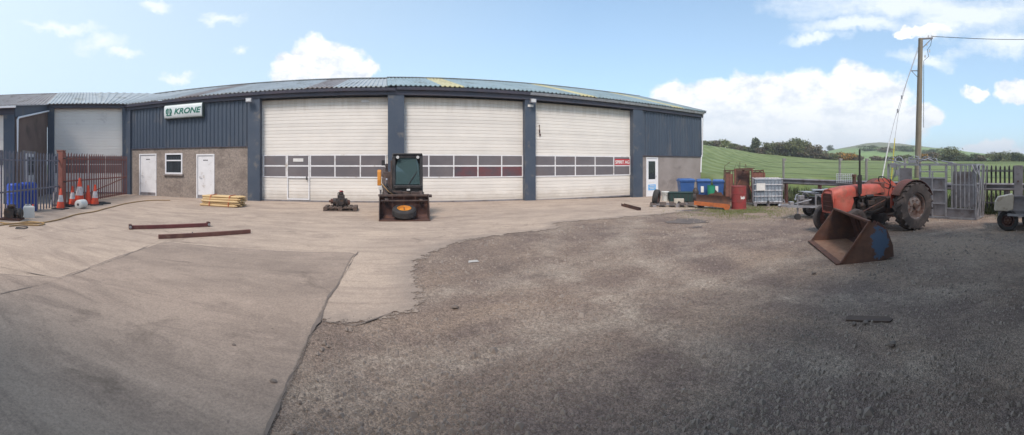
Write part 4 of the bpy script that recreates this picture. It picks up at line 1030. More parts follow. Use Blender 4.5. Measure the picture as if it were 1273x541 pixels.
m = MB(); m.add([(x1 - .002, y0 + .045, z0 + .26), (x1 - .002, y1 - .045, z0 + .26), (x1 - .1, y1 - .06, z1 - .3), (x1 - .1, y1 - .16, z1 - .085), (x1 - .1, y0 + .16, z1 - .085), (x1 - .1, y0 + .06, z1 - .3)], [(0, 1, 2, 3, 4, 5)]); m.build('windscreen', 'cabglass', cab)
m = MB(); m.add([(x0, y0, z0 + .1), (x1, y0, z0 + .1), (x1 - .1, y0, z1 - .1), (x0, y0, z1 - .1)], [(0, 1, 2, 3)]); m.add([(x0, y1, z0 + .1), (x1, y1, z0 + .1), (x1 - .1, y1, z1 - .1), (x0, y1, z1 - .1)], [(0, 1, 2, 3)]); m.build('side_window', 'cabglass', cab)
m = MB(); m.box((-1.35, .13, 1.0), (.4, .42, .1)); m.box((-1.55, .13, 1.25), (.1, .42, .5)); m.build('seat', 'black', ld, bevel=.03)
m = MB(); m.add([(x0 + .03, y0 + .04, z0), (x0 + .03, y1 - .04, z0), (x0 + .03, y1 - .04, z1 - .08), (x0 + .03, y0 + .04, z1 - .08)], [(0, 1, 2, 3)]); m.build('rear_panel', 'inside', cab)
m = MB(); m.tube((-1.0, -.3, .8), (-1.05, -.3, 1.15), .02); m.tube((-1.0, .3, .8), (-1.05, .3, 1.15), .02); m.ball((-1.05, -.3, 1.17), .035); m.ball((-1.05, .3, 1.17), .035); m.build('control_lever', 'black', ld)
m = MB(); m.bar((x1 + .01, .15, z0 + .26), (x1 - .06, .42, z0 + .65), .022); m.build('wiper', 'black', cab)
for sy in (-.17, .43):
    m = MB(); m.tube((x1 - .06, sy, z1 - .07), (x1 - .005, sy, z1 - .07), .05, .06, 14); L_ = m.build('work_light', 'black', cab, smooth=True)
    m = MB(); m.tube((x1 - .005, sy, z1 - .07), (x1 + .001, sy, z1 - .07), .045, .045, 14); m.build('lens', 'lens', L_)
# lower front plate and step
m = MB(); m.b2(-.74, -.66, -.3, .56, .35, .95); m.box((-.65, .13, .92), (.12, .8, .08)); m.build('front_plate', 'black', ld, bevel=.012)
m = MB(); m.box((-.60, .14, .83), (.03, .1, .05)); m.build('badge_light', 'lens', ld)
# single boom on its right (viewer's left): mast, arm and yellow guard;  viewer's left = local -y
m = MB(); m.b2(-1.3, -.86, -.60, -.34, .3, 1.35); m.bar((-.95, -.5, 1.6), (-.95, -.5, 1.2), .05, .08); m.bar((-.86, -.36, 1.7), (-.8, -.36, .7), .05, .05); m.build('boom_mast', 'loader_paint', ld, bevel=.012)
m = MB(); m.bar((-2.0, -.58, 1.35), (-.95, -.58, 1.15), .11, .2); m.bar((-.95, -.58, 1.15), (-.45, -.5, .45), .11, .18); m.bar((-.45, .5, .45), (-.8, .52, .85), .1, .14); m.build('lift_arm', 'loader_paint', ld, bevel=.012)
m = MB(); m.prism([(-1.06, .93), (-.92, .93), (-.90, 1.1), (-.93, 1.36), (-1.0, 1.42), (-1.08, 1.34)], .12, T(0, -.66, 0) @ AX); m.build('arm_cover', 'machine_yellow', ld, bevel=.02)
m = MB(); m.box((-.86, -.68, .87), (.1, .13, .12)); m.build('marker_light', 'lens', ld, bevel=.01)
m = MB(); m.box((-.85, -.60, 1.62), (.05, .10, .16)); m.tube((-.85, -.45, 1.5), (-.85, -.58, 1.58), .012); m.build('mirror', 'black', ld)
m = MB(); m.box((-.62, -.2, .74), (.06, .3, .12)); m.box((-.6, .35, .72), (.06, .25, .1)); m.build('coupler_plate', 'loader_paint', ld, bevel=.01)
m = MB(); m.tube((-.9, -.52, .75), (-.5, -.5, 1.15), .028); m.tube((-.9, -.68, .4), (-.92, -.68, .86), .03); m.build('hydraulic_ram', 'galv', ld)
for k in range(4):
    m = MB(); m.path([(-.75, -.66 + k * .03, 1.0), (-.62, -.62 + k * .05, .9 + k * .02), (-.55, -.5 + k * .06, .78), (-.6, -.4 + k * .08, .7)], .011, 6); m.build('hydraulic_hose', 'hose' if k == 1 else 'black', ld)
# bucket: floor, back, sides, top bar, inner braces
bw = .72; m = MB(); pr = [(0, .02), (-.5, .02), (-.58, .1), (-.56, .42), (-.47, .66), (-.42, .68)]
tk = .014
m.strip([(a, -bw, b) for a, b in pr], [(a, bw, b) for a, b in pr]); m.strip([(a - tk, -bw, b - tk) for a, b in pr], [(a - tk, bw, b - tk) for a, b in pr])
bk = m.build('bucket', 'rust_dark', ld)
m = MB()
for sy in (-bw, bw - .02): m.prism([(0, .0), (-.06, 0), (-.52, 0), (-.6, .1), (-.58, .42), (-.48, .69), (-.36, .69), (-.1, .28)], .02, T(0, sy + .02, 0) @ AX)
m.build('bucket_side', 'loader_paint', bk)
m = MB(); m.bar((-.44, -bw - .02, .68), (-.44, bw + .02, .68), .09, .06); m.bar((-.38, -bw, .53), (-.38, bw, .53), .03, .04); m.build('bucket_top_bar', 'loader_paint', bk, bevel=.006)
m = MB(); m.bar((0, -bw, .012), (0, bw, .012), .09, .022); m.build('cutting_edge', 'rust', bk)
m = MB()
for y in (-.33, 0.0, .33): m.bar((-.5, y, .08), (-.40, y, .67), .03, .02)
m.build('bucket_rib', 'rust_dark', bk)
m = MB(); m.tube((-.42, bw + .0, .66), (-.42, bw + .09, .66), .045, .045, 10); m.build('bucket_pin', 'loader_paint', bk)
# wheel lying in the bucket
wt = thing('spare_wheel', 'wheel with orange rim lying flat inside the loader bucket', 'wheel', (lx - .0, ly + .28, .055))
e = MB(); R = .335
e.lathe([(.18, 0), (.2, -.0), (.3, .0), (R, .04), (R, .17), (.3, .205), (.2, .2), (.18, .18)], 32); e.build('tyre', 'tyre_dark', wt, smooth=True)
e = MB(); e.lathe([(.185, .19), (.165, .15), (.12, .14), (.04, .15), (0.0, .15)], 28); e.lathe([(.185, .19), (.2, .21), (.19, .215), (.17, .16)], 28); e.build('rim', 'machine_yellow', wt, smooth=True)
e = MB(); e.bar((0, -.17, .17), (0, .17, .17), .02, .012); e.build('valve_bar', 'black', wt)
wt.rotation_euler = (math.radians(14), 0, 0); wt.location.z = .125; wt.scale = (1.02, 1.02, 1.12)
# ================================================================ TRACTOR
RC = Vector((9.81, 2.24)); HD = math.atan2(.541, -.838)
tr = thing('tractor', 'old faded red tractor with upright black exhaust and rusty fenders', 'tractor', (RC.x, RC.y, gz(RC.x, RC.y)), HD)
def wheel_part(parent, c, R, w, rz=0.0, **kw):
    e = bpy.data.objects.new('wheel', None); COL.objects.link(e); e.parent = parent; e.location = c; e.rotation_euler = (0, 0, rz)
    wheel(e, (0, 0, 0), R, w, **kw); return e
for sy in (-.66, .66): wheel_part(tr, (0, sy, .62), .595, .30, tmat='tyre', rmat='rim', lugs=20, n=40, rim_r=.54, lugh=.028)
for sy in (-.62, .62): wheel_part(tr, (1.83, sy, .345), .335, .15, rz=.12, tmat='tyre', rmat='tractor_rust', lugs=0, n=28, rim_r=.6)
# housing
m = MB(); m.b2(-.25, .45, -.17, .17, .42, .82); m.b2(.45, .85, -.15, .15, .46, .86); m.tube((0, -.6, .62), (0, .6, .62), .1, .1, 14); m.b2(-.2, .15, -.24, .24, .45, .8); m.build('gearbox_housing', 'engine', tr, bevel=.02)
m = MB(); m.b2(.85, 1.55, -.16, .16, .42, .86); m.b2(.92, 1.5, -.1, .1, .86, 1.0); m.b2(1.0, 1.4, -.19, .19, .36, .5)
for k in range(4): m.box((1.0 + k * .14, .17, .8), (.07, .1, .08))
m.tube((1.1, .2, .62), (1.1, .33, .62), .05, .05); m.tube((1.3, .22, .7), (1.45, .26, .7), .07, .07); m.box((1.05, .22, .74), (.22, .08, .12)); m.build('engine_block', 'engine', tr, bevel=.012)
m = MB(); m.path([(1.35, .17, .86), (1.2, .24, .9), (1.0, .22, .8), (.8, .2, .84)], .018); m.path([(1.5, .15, .62), (1.3, .27, .55), (1.0, .25, .52), (.6, .2, .6)], .014); m.tube((1.0, .24, .9), (1.22, .24, .9), .045, .045, 10); m.build('fuel_pipe', 'black', tr, smooth=True)
m = MB(); m.box((1.62, 0, .74), (.12, .36, .46)); m.build('radiator', 'engine', tr)
# bonnet: lofted rounded section
def section(x, w, zt, zb, k=1.0):
    pts = []
    for i in range(15):
        a = PI * i / 14
        yy = w * cos(a); zz = sin(a)
        sy = math.copysign(abs(cos(a)) ** .55, cos(a)); sz = abs(sin(a)) ** .5
        pts.append((x, w * sy, zb + (zt - zb) * sz))
    return pts
secs = [(.58, .2, 1.17, .98), (.8, .22, 1.185, .95), (1.3, .235, 1.18, .92), (1.75, .245, 1.155, .90), (2.0, .24, 1.12, .88), (2.12, .225, 1.08, .87), (2.17, .19, 1.0, .86)]
m = MB()
for (a, b) in zip(secs, secs[1:]): m.strip(section(*a), section(*b))
bn = m.build('bonnet', 'tractor_red', tr, smooth=True)
# side skirt panels by the nose and lower frame
m = MB()
for sy in (-1, 1):
    M_ = T(0, sy * .235 + (.012 if sy > 0 else 0), 0) @ AX
    m.prism([(1.68, .58), (2.1, .56), (2.13, .9), (1.98, .93), (1.62, .94), (1.58, .8)], .012, M_)
m.strip([(2.10, -.235, .56), (2.13, -.228, .9)], [(2.10, -.235, .56), (2.13, -.228, .9)])
m.build('nose_side', 'tractor_red', bn)
g = MB(); g.add([(2.14, -.2, .6), (2.14, .2, .6), (2.15, .21, .95), (2.12, .15, 1.06), (2.12, -.15, 1.06), (2.15, -.21, .95)], [(0, 1, 2, 3, 4, 5)]); gl = g.build('grille', 'engine', tr)
g = MB()
for i in range(9):
    y = -.18 + i * .045; g.bar((2.155, y, .6), (2.165, y, 1.0 if abs(y) < .15 else .94), .014, .014)
for z in (.6, .71, .82, .92, 1.0): g.bar((2.16, -.2, z), (2.16, .2, z), .012, .012)
g.build('grille_bars', 'tractor_rust', gl)
g = MB()
for sy in (-1, 1): g.path([(2.12, sy * .235, .56), (2.15, sy * .235, .8), (2.16, sy * .225, .94), (2.13, sy * .17, 1.06), (2.12, 0, 1.09)], .022)
g.bar((2.12, -.24, .58), (2.12, .24, .58), .05, .06); g.build('grille_surround', 'tractor_red', gl, smooth=True)
# fuel tank / dash / steering
m = MB(); m.box((.62, 0, 1.06), (.14, .4, .32)); m.build('dashboard', 'tractor_rust', tr, bevel=.03)
m = MB(); m.tube((.6, 0, 1.05), (.38, 0, 1.2), .018, .018); Mx = T(.38, 0, 1.2) @ Matrix.Rotation(math.radians(-52), 4, 'Y')
m.lathe([(.2 + .014 * cos(a), .014 * sin(a)) for a in [2 * PI * i / 8 for i in range(9)]], 24, Mx)
for k in range(3):
    a = 2 * PI * k / 3; m.tube(Mx @ Vector((0, 0, 0)), Mx @ Vector((.2 * cos(a), .2 * sin(a), 0)), .009)
m.build('steering_wheel', 'black', tr, smooth=True)
m = MB(); m.lathe([(0, -.02), (.14, -.01), (.2, .03), (.22, .07), (.21, .075), (.18, .035), (.1, .005), (0, 0)], 20, T(-.22, 0, 1.0) @ Matrix.Diagonal((1, 1.1, 1, 1))); m.box((-.4, 0, 1.1), (.03, .32, .18)); st_ = m.build('seat', 'black', tr, smooth=True)
m = MB(); m.path([(.05, 0, .8), (-.1, 0, .9), (-.22, 0, .97)], .025); m.build('seat_spring', 'rust_dark', st_)
# exhaust (left side stands up beside the bonnet)
m = MB(); m.path([(1.42, .2, .84), (1.46, .3, .9), (1.46, .31, 1.0)], .028); m.tube((1.46, .31, .98), (1.46, .31, 1.42), .052, .052, 14); m.tube((1.46, .31, 1.42), (1.46, .31, 2.02), .024, .024, 10); m.build('exhaust_pipe', 'black', tr, smooth=True)
m = MB(); m.tube((1.15, -.1, 1.25), (1.15, -.1, 1.37), .04, .05, 12); m.build('air_intake', 'black', tr)
# fenders
def fender(sy):
    m = MB(); yi = sy * .47; yo = sy * .76; R = .69
    a0, a1 = math.radians(28), math.radians(158)
    arc = [(R * cos(a0 + (a1 - a0) * i / 16), .62 + R * sin(a0 + (a1 - a0) * i / 16) * .97) for i in range(17)]
    A = [(x, yi, z) for x, z in arc]; B = [(x, yo, z - .015) for x, z in arc]
    m.strip(A, B); m.strip([(x * .985, y, z - .012) for x, y, z in A], [(x * .985, y, z - .012) for x, y, z in B])
    f = m.build('fender', 'tractor_rust', tr, smooth=True)
    poly = arc + [(-.55, .6), (.1, .55), (.62, .6)]
    m = MB(); m.prism(poly, .012, T(0, yi + (.006 if sy > 0 else .006), 0) @ AX); m.build('fender_plate', 'tractor_red', f)
    m = MB(); m.path(B, .014, 6); m.build('fender_lip', 'rust_dark', f, smooth=True)
fender(1); fender(-1)
# front axle, steering rods, lower link arms
m = MB(); m.bar((1.83, -.55, .42), (1.83, .55, .42), .09, .07); m.box((1.83, 0, .5), (.16, .2, .14)); m.bar((1.6, 0, .52), (2.1, 0, .56), .3, .08)
for sy in (-1, 1): m.tube((1.83, sy * .5, .32), (1.83, sy * .5, .5), .03); m.tube((1.83, sy * .5, .345), (1.83, sy * .6, .345), .03)
m.build('front_axle', 'engine', tr, bevel=.008)
m = MB()
for sy in (-1, 1): m.tube((.6, sy * .26, .78), (1.75, sy * .48, .5), .014)
m.build('drag_link', 'rust_dark', tr)
m = MB()
for sy in (-1, 1): m.bar((-.15, sy * .2, .45), (-.85, sy * .34, .42), .03, .06); m.bar((-.25, sy * .18, .85), (-.6, sy * .3, .45), .025, .025)
m.build('lift_link', 'rust_dark', tr)
m = MB(); m.box((.35, .35, .38), (.3, .22, .03)); m.box((.35, -.35, .38), (.3, .22, .03)); m.build('footplate', 'rust_dark', tr)
m = MB(); m.tube((.35, .1, .85), (.3, .14, 1.25), .012); m.ball((.3, .14, 1.27), .028); m.tube((-.1, -.2, .8), (-.1, -.22, 1.1), .012); m.build('gear_lever', 'black', tr)

# ================================================================ LOADER BUCKET ON GROUND
L1 = Vector(P(1045, 329)); wd = Vector((.77, .638)).normalized(); dd_ = Vector((wd.y, -wd.x))
bkt = thing('loader_bucket', 'big rusty loader bucket with worn blue side lying before the red tractor', 'bucket', (L1.x, L1.y, gz(L1.x, L1.y)), math.atan2(dd_.y, dd_.x))
bkt.scale = (.88, .94, .94)
BW = 1.98      # local x = depth, local y = width (toward far side)
prof = [(0, .015), (.85, .0), (1.06, .05), (1.04, .24), (.92, .52), (.56, .68)]
m = MB(); m.strip([(a, 0, b) for a, b in prof[1:]], [(a, BW, b) for a, b in prof[1:]]); m.strip([(a + .014, 0, b) for a, b in prof[1:]], [(a + .014, BW, b) for a, b in prof[1:]]); m.build('back_plate', 'rust_dark', bkt)
m = MB(); m.b2(0.02, .86, .012, BW - .012, .0, .022); m.build('floor_plate', 'rust_floor', bkt)
pl = [(0, .0), (.85, .0), (1.07, .05), (1.05, .25), (.93, .54), (.56, .70)]
for y, mt, lb in ((0, 'rust_blue', 'side plate with worn blue paint'), (BW, 'rust', None)):
    m = MB(); m.prism(pl, .018, T(0, y + .009, 0) @ AX); o = m.build('side_plate', mt, bkt)
    if lb: o['label'] = lb
m = MB()
for y in (-.016, BW + .002):
    m.bar((.0, y, .02), (.56, y, .70), .04, .04)
m.build('edge_bar', 'rust', bkt)
m = MB(); m.bar((.56, -.03, .70), (.56, BW + .03, .70), .06, .04); m.build('top_bar', 'rust', bkt, bevel=.005)
m = MB(); m.bar((-.03, -.02, .014), (-.03, BW + .02, .014), .13, .024); m.build('cutting_edge', 'rust', bkt)
m = MB()
for y in (.45, .62, 1.36, 1.53): m.prism([(1.0, .15), (1.16, .2), (1.12, .5), (.95, .62), (.88, .53)], .018, T(0, y, 0) @ AX)
m.build('mounting_bracket', 'rust_dark', bkt)

# board lying on the gravel
t = thing('scrap_board', 'flat grey board lying alone on the near gravel', 'board', (*P(1080, 398), 0), .05)
t.location.z = gz(t.location.x, t.location.y) + .004; t.rotation_euler = (0, 0, -th(1080) - .1)
m = MB(); m.prism([(-.23, -.06), (.22, -.055), (.25, .01), (.2, .07), (-.2, .06), (-.24, .01)], .014); m.build('board_slab', 'wood_old', t, bevel=.003)
for px, py, r_ in ((566, 384, .035), (1076, 403, .03), (1062, 405, .025), (1109, 431, .035), (618, 327, .0), (340, 477, .022), (291, 431, .015), (1012, 341, .03)):
    if not r_: continue
    p = P3(px, py, .012 + r_ * .3); q = MB(); q.ball((0, 0, 0), (r_ * 1.3, r_, r_ * .5), 8, .2)
    o = q.build('clod', 'joint', loc=p); 
    tag(o, 'small dark clod lying loose on the yard surface', 'clod', 'loose clods on the yard')
p = P3(588, 326, .01); MT['scrap_grey'] = paint('dirty scrap', (.42, .40, .38), None, 9, .7); o = MB().add([Vector(v) for v in ((-.09, -.05, 0), (.1, -.03, .0), (.08, .05, .012), (-.06, .06, .006), (0, 0, .02))], [(0, 1, 4), (1, 2, 4), (2, 3, 4), (3, 0, 4)]).build('plastic_scrap', 'scrap_grey', loc=p)
tag(o, 'crumpled white scrap lying on the gravel near the concrete edge', 'scrap')

# ================================================================ JUNK NEAR THE BUILDING'S RIGHT END
def at(px, py): x, y = P(px, py); return (x, y, gz(x, y))
# wheelie bins
def wheelie(px, D, lab, w=.58, h=1.07, rz=0.0, green=False, labels=True):
    x, y = ray(px, D); t = thing('wheelie_bin', lab, 'wheelie bin', (x, y, gz(x, y) - .0), rz, 'blue wheelie bins by the wall')
    m = MB(); b0, b1 = w * .36, w * .47; d0, d1 = .24, .33; z0, z1 = .1, h - .08
    vs = [(-b0, -d0, z0), (b0, -d0, z0), (b0, d0, z0), (-b0, d0, z0), (-b1, -d1, z1), (b1, -d1, z1), (b1, d1, z1), (-b1, d1, z1)]
    m.add(vs, [(3, 2, 1, 0), (4, 5, 6, 7), (0, 1, 5, 4), (1, 2, 6, 5), (2, 3, 7, 6), (3, 0, 4, 7)]); m.box((0, 0, z1 - .03), (b1 * 2 + .05, d1 * 2 + .05, .06)); m.build('bin_body', 'bin_blue', t, bevel=.015)
    m = MB(); vs = [(-b1 - .03, -d1 - .05, z1 + .005), (b1 + .03, -d1 - .05, z1 + .005), (b1 + .03, d1 + .03, z1 + .005), (-b1 - .03, d1 + .03, z1 + .005), (-b1 + .03, -d1 + .03, z1 + .075), (b1 - .03, -d1 + .03, z1 + .075), (b1 - .03, d1 - .03, z1 + .085), (-b1 + .03, d1 - .03, z1 + .085)]
    m.add(vs, [(3, 2, 1, 0), (4, 5, 6, 7), (0, 1, 5, 4), (1, 2, 6, 5), (2, 3, 7, 6), (3, 0, 4, 7)]); m.tube((-b1, d1 + .07, z1 + .02), (b1, d1 + .07, z1 + .02), .018); m.build('lid', 'bin_blue', t, bevel=.012)
    for sx in (-1, 1):
        m = MB(); m.tube((sx * b0 - .03 * sx, d0 + .03, .1), (sx * b0 + .03 * sx, d0 + .03, .1), .1, .1, 18); m.build('wheel', 'black', t, smooth=True)
    if labels:
        m = MB(); m.box((-.08, -d1 - .0 + .015, .62), (.13, .008, .3), R=Matrix.Rotation(-.1, 3, 'X')); m.build('sticker', 'paper', t)
    return t
wheelie(852.5, 17.1, 'leftmost and widest blue wheelie bin against the grey wall', w=.72, h=1.07, rz=-.55, labels=False)
wheelie(874.5, 17.2, 'middle blue wheelie bin with a tall white sticker', w=.66, h=1.05, rz=-.75)
wheelie(893, 17.6, 'rightmost blue wheelie bin beside the rusty crate', w=.55, h=1.02, rz=-.85)
x, y = ray(884, 16.6); t = thing('plastic_tub', 'small green tub squeezed between two blue bins', 'tub', (x, y, gz(x, y)), -.8)
m = MB(); m.lathe([(0, 0), (.14, 0), (.17, .78), (.19, .8), (.17, .8), (.13, .03), (0, .03)], 16); m.build('tub_body', 'bin_green', t, smooth=True)
# wall return behind the bins
a, b = Vector((17.0, 13.6)), Vector(ray(905, 18.3))
t = thing('block_wall', 'low dark block wall behind the blue bins', 'wall', (a.x, a.y, gz(a.x, a.y)), math.atan2(b.y - a.y, b.x - a.x))
L = (b - a).length; m = MB(); m.b2(0, L, 0, .2, -.1, 1.1); m.build('wall_body', 'block', t); m = MB(); m.b2(-.02, L, -.03, .23, 1.1, 1.16); m.build('coping', 'render', t)
t = thing('pipe_rack', 'bent thin pipes sticking up over the low block wall', 'pipes', (16.6, 12.6, 0), 0)
for k, pts in enumerate(([(0, 0, .2), (.1, .1, 1.3), (.35, .1, 1.75), (.6, .1, 1.3)], [(.5, 0, .2), (.5, 0, 1.7)], [(-.3, .6, .2), (-.1, .6, 1.5), (.1, .4, 1.7)], [(.3, -.4, .2), (.75, -.2, 1.6), (.8, -.5, 1.0)])):
    m = MB(); m.path(pts, .016, 6); m.build('pipe', 'rust_dark', t)
# plough
p0, p1 = Vector(P(864, 259.5)), Vector(P(907, 261))
t = thing('snow_plough', 'rusty plough blade with bright orange lower lip', 'plough blade', (p0.x, p0.y, gz(p0.x, p0.y)), math.atan2(p1.y - p0.y, p1.x - p0.x))
L = (p1 - p0).length; m = MB()
pr = [(-.0, .12), (.12, .12), (.2, .2), (.22, .34), (.16, .46)]
A = [(0, a, b + .08) for a, b in pr]; B = [(L, a, b) for a, b in pr]
m.strip(A, B); m.strip([(x, y + .012, z - .01) for x, y, z in A], [(x, y + .012, z - .01) for x, y, z in B]); m.build('blade', 'rust', t, smooth=True)
m = MB(); m.bar((-.03, -.03, .22), (L + .02, -.03, .12), .02, .15); m.box((L - .1, -.05, .06), (.18, .05, .16), R=Matrix.Rotation(.5, 3, 'Y')); m.build('blade_lip', 'orange', t)
m = MB(); m.prism([(.15, .2), (.5, .55), (.95, .62), (1.1, .4), (.95, .2)], .03, T(0, .3, 0) @ AX); m.prism([(.5, .2), (.7, .7), (.9, .45)], .03, T(0, .5, 0) @ AX); m.build('hitch_plate', 'rust', t)
m = MB(); m.bar((.1, .1, .1), (.1, .8, .05), .06); m.bar((L - .15, .1, .1), (L - .4, .8, .05), .06); m.box((.1, .8, .05), (.14, .2, .1)); m.box((L - .4, .8, .05), (.14, .2, .1)); m.build('skid_leg', 'rust_dark', t)
# mixed junk on a pallet
x, y, z = at(842, 257); t = thing('pallet', 'low grey pallet carrying scrap beside the white office door', 'pallet', (x, y, z + .005), -.72)
m = MB()
for i in range(6): m.box((-.95 + i * .38, 0, .13), (.25, .8, .022))
m.build('deck_board', 'wood_old', t)
for yy in (-.35, 0, .35):
    m = MB(); m.box((0, yy, .105), (2.1, .09, .022)); [m.box((xx, yy, .05), (.14, .09, .088)) for xx in (-.9, 0, .9)]; m.build('bearer', 'galv_dull', t)
def on(px, D, dz): x, y = ray(px, D); return (x, y, gz(x, y) + dz)
t = thing('spare_wheel', 'black wheel standing upright beside the white office door', 'wheel', at(816, 256), -.55)
t.location.z += .33; t.rotation_euler = (.12, 0, .65); e = t
m = MB(); m.lathe([(.2, -.09), (.28, -.115), (.33, -.08), (.335, 0), (.33, .08), (.28, .115), (.2, .09)], 28, AX); m.build('tyre', 'tyre_dark', e, smooth=True)
m = MB(); m.lathe([(.21, -.08), (.19, 0), (.21, .08)], 24, AX); m.lathe([(.19, 0), (.03, .02)], 24, AX); m.build('rim', 'rust_dark', e, smooth=True)
t = thing('plastic_bucket', 'white plastic pail on the grey scrap pallet', 'pail', on(827, 15.9, .145), .2)
m = MB(); m.lathe([(0, 0), (.13, 0), (.155, .36), (.17, .38), (.165, .4), (0, .39)], 20); m.build('pail_body', 'plastic_white', t, smooth=True)
m = MB(); m.path([(.16 * cos(a), -.05 - .1 * sin(a), .33 - .1 * sin(a)) for a in [PI * i / 8 for i in range(9)]], .005, 5); m.build('bail', 'galv', t)
t = thing('storage_crate', 'dark green box with ribbed sides on the scrap pallet', 'crate', on(846, 15.9, .145), -.72)
m = MB(); m.b2(-.5, .5, -.24, .24, 0, .36); m.box((0, 0, .375), (1.06, .54, .03)); m.build('crate_body', paint('dark green plastic', (.02, .05, .045), None, 4, .6), t, bevel=.015)
m = MB(); [m.box((-.45 + i * .15, -.25, .18), (.03, .02, .3)) for i in range(7)]; m.build('crate_rib', 'black', t)
t = thing('battery_box', 'cream box with black patch standing before the dark green crate', 'box', on(844, 15.25, .012), -.72)
m = MB(); m.b2(-.2, .2, -.1, .1, .0, .29); m.build('box_body', 'plastic_cream', t, bevel=.01); m = MB(); m.prism([(-.1, .06), (.12, .05), (.06, .17), (-.02, .2)], .006, T(0, -.1, 0) @ AX); m.build('patch', 'black', t)
t = thing('tool_bag', 'dark lumpy sack slumped between green crate and blue bin', 'sack', on(861, 16.0, .0), -.4)
m = MB(); m.ball((0, 0, .26), (.3, .25, .28), 14, .12); m.ball((.12, -.05, .52), (.14, .13, .2), 12, .12); m.build('sack_body', 'engine', t, smooth=True)
t = thing('steel_offcut', 'thin flat steel strip on the ground before the plough', 'strip', at(856, 262.3), -.45)
m = MB(); m.b2(-.5, .5, -.03, .03, .01, .025); m.build('strip_body', 'galv_dull', t); m = MB(); m.b2(-.2, .65, .12, .15, .01, .03); m.build('rod', 'rust_dark', t)
# rusty crate frame (cattle cage)
x, y = ray(925, 17.3); cg = thing('rusty_cage', 'tall rusty red steel cage behind the red oil drum', 'cage', (x, y, gz(x, y)), -th(925) + .12)
cg.scale = (1, 1, .86)
def frame_panel(parent, x0, x1, y0, y1, z0, z1, mat, bars=4, name='side_frame', w=.045):
    m = MB(); P_ = [(x0, y0, z0), (x1, y1, z0), (x1, y1, z1), (x0, y0, z1)]
    for i in range(4): m.bar(P_[i], P_[(i + 1) % 4], w, w)
    for k in range(1, bars):
        f = k / bars; m.bar((x0 + (x1 - x0) * f, y0 + (y1 - y0) * f, z0), (x0 + (x1 - x0) * f, y0 + (y1 - y0) * f, z1), w * .7, w * .7)
    return m.build(name, mat, parent)
frame_panel(cg, -.85, -.35, 0, 0, .05, 1.68, 'rust', 3); frame_panel(cg, -.35, .35, -.05, -.05, .05, 1.74, 'rust', 1, 'door_frame', .06)
m = MB(); m.b2(-.3, .3, .3, .32, .1, 1.68); m.build('back_sheet', 'rust_dark', cg)
m = MB(); m.b2(.38, .86, .05, .07, .35, 1.6); m.b2(-.84, -.62, .02, .04, .2, 1.6); m.build('side_sheet', 'rust', cg)
frame_panel(cg, .35, .9, 0, 0, .05, 1.66, 'rust', 3); frame_panel(cg, -.85, .9, .9, .9, .05, 1.66, 'rust', 6, 'rear_frame')
m = MB(); [m.bar((x_, 0, 1.7), (x_, .9, 1.66), .04) for x_ in (-.85, -.35, .0, .35, .9)]; m.bar((-.4, -.03, 1.76), (.5, .1, 1.8), .05); m.build('top_rail', 'rust', cg)
m = MB(); m.b2(-.2, .2, .34, .6, .05, .9); m.build('inner_box', 'rust_dark', cg)
m = MB(); m.b2(.4, .98, -.02, -.0, .2, 1.56); m.build('front_sheet', 'cage_red', cg)
m = MB(); m.b2(-.86, -.5, -.01, .01, .3, 1.5); m.build('front_sheet', 'cage_red', cg)
for x_ in (-.42, .37):
    m = MB(); m.bar((x_, -.08, .05), (x_, -.08, 1.76), .07); m.build('door_post', 'cage_red', cg)
m = MB(); m.bar((-.7, -.12, .1), (-.2, -.3, 1.2), .05); m.bar((.5, -.1, .1), (.2, -.25, .9), .05); m.build('loose_bar', 'cage_red', cg)
# oil drum
x, y, z = at(918.5, 259.8); t = thing('oil_drum', 'dented bright red oil drum with torn white label', 'drum', (x, y, z), .5)
m = MB(); m.lathe([(0, .02), (.285, .02), (.295, 0), (.295, .02), (.285, .03), (.285, .29), (.297, .3), (.285, .31), (.285, .58), (.297, .59), (.285, .6), (.285, .85), (.295, .86), (.295, .88), (.283, .87), (0, .865)], 32)
m.build('drum_body', paint('oil drum red', (.28, .04, .04), (.22, .035, .035), 3, .6, dirt=(.15, .06, .045), dscale=4, damt=.45), t, smooth=True)
m = MB(); q = []
for i in range(9): q.append(-2.75 + i * .08)
for a, b in zip(q, q[1:]):
    h0, h1 = .38 + random.uniform(0, .03), .5 + random.uniform(-.04, .02)
    m.strip([(.29 * cos(a), .29 * sin(a), h0), (.29 * cos(a), .29 * sin(a), h1)], [(.29 * cos(b), .29 * sin(b), h0), (.29 * cos(b), .29 * sin(b), h1)])
m.build('label_sheet', 'paper', t)
# IBC tote
x, y, z = at(961, 255.5); t = thing('tank_container', 'caged cloudy white liquid tank on a pallet', 'tank', (x, y + .3, z), -th(955) + .1)
m = MB(); m.b2(-.55, .55, -.45, .45, .16, 1.12); m.tube((0, 0, 1.12), (0, 0, 1.16), .1, .1, 18); m.build('tank_body', 'ibc', t, bevel=.08, smooth=False)
m = MB(); w_, d_ = .6, .5
for z in (.18, .42, .66, .9, 1.14):
    for a, b in (((-w_, -d_, z), (w_, -d_, z)), ((w_, -d_, z), (w_, d_, z)), ((w_, d_, z), (-w_, d_, z)), ((-w_, d_, z), (-w_, -d_, z))): m.tube(a, b, .010, .010, 6)
for i in range(9):
    x_ = -w_ + i * w_ / 4
    for yy in (-d_, d_): m.tube((x_, yy, .14), (x_, yy, 1.14), .009, .009, 6)
for i in range(1, 7):
    y_ = -d_ + i * d_ / 3.5
    for xx in (-w_, w_): m.tube((xx, y_, .14), (xx, y_, 1.14), .011, .011, 6)
m.build('wire_cage', 'galv', t)
m = MB(); [m.box((xx, 0, .06), (.12, 1.0, .12)) for xx in (-.52, 0, .52)]; m.box((0, 0, .13), (1.2, 1.0, .03)); m.build('pallet_base', 'galv_dull', t)
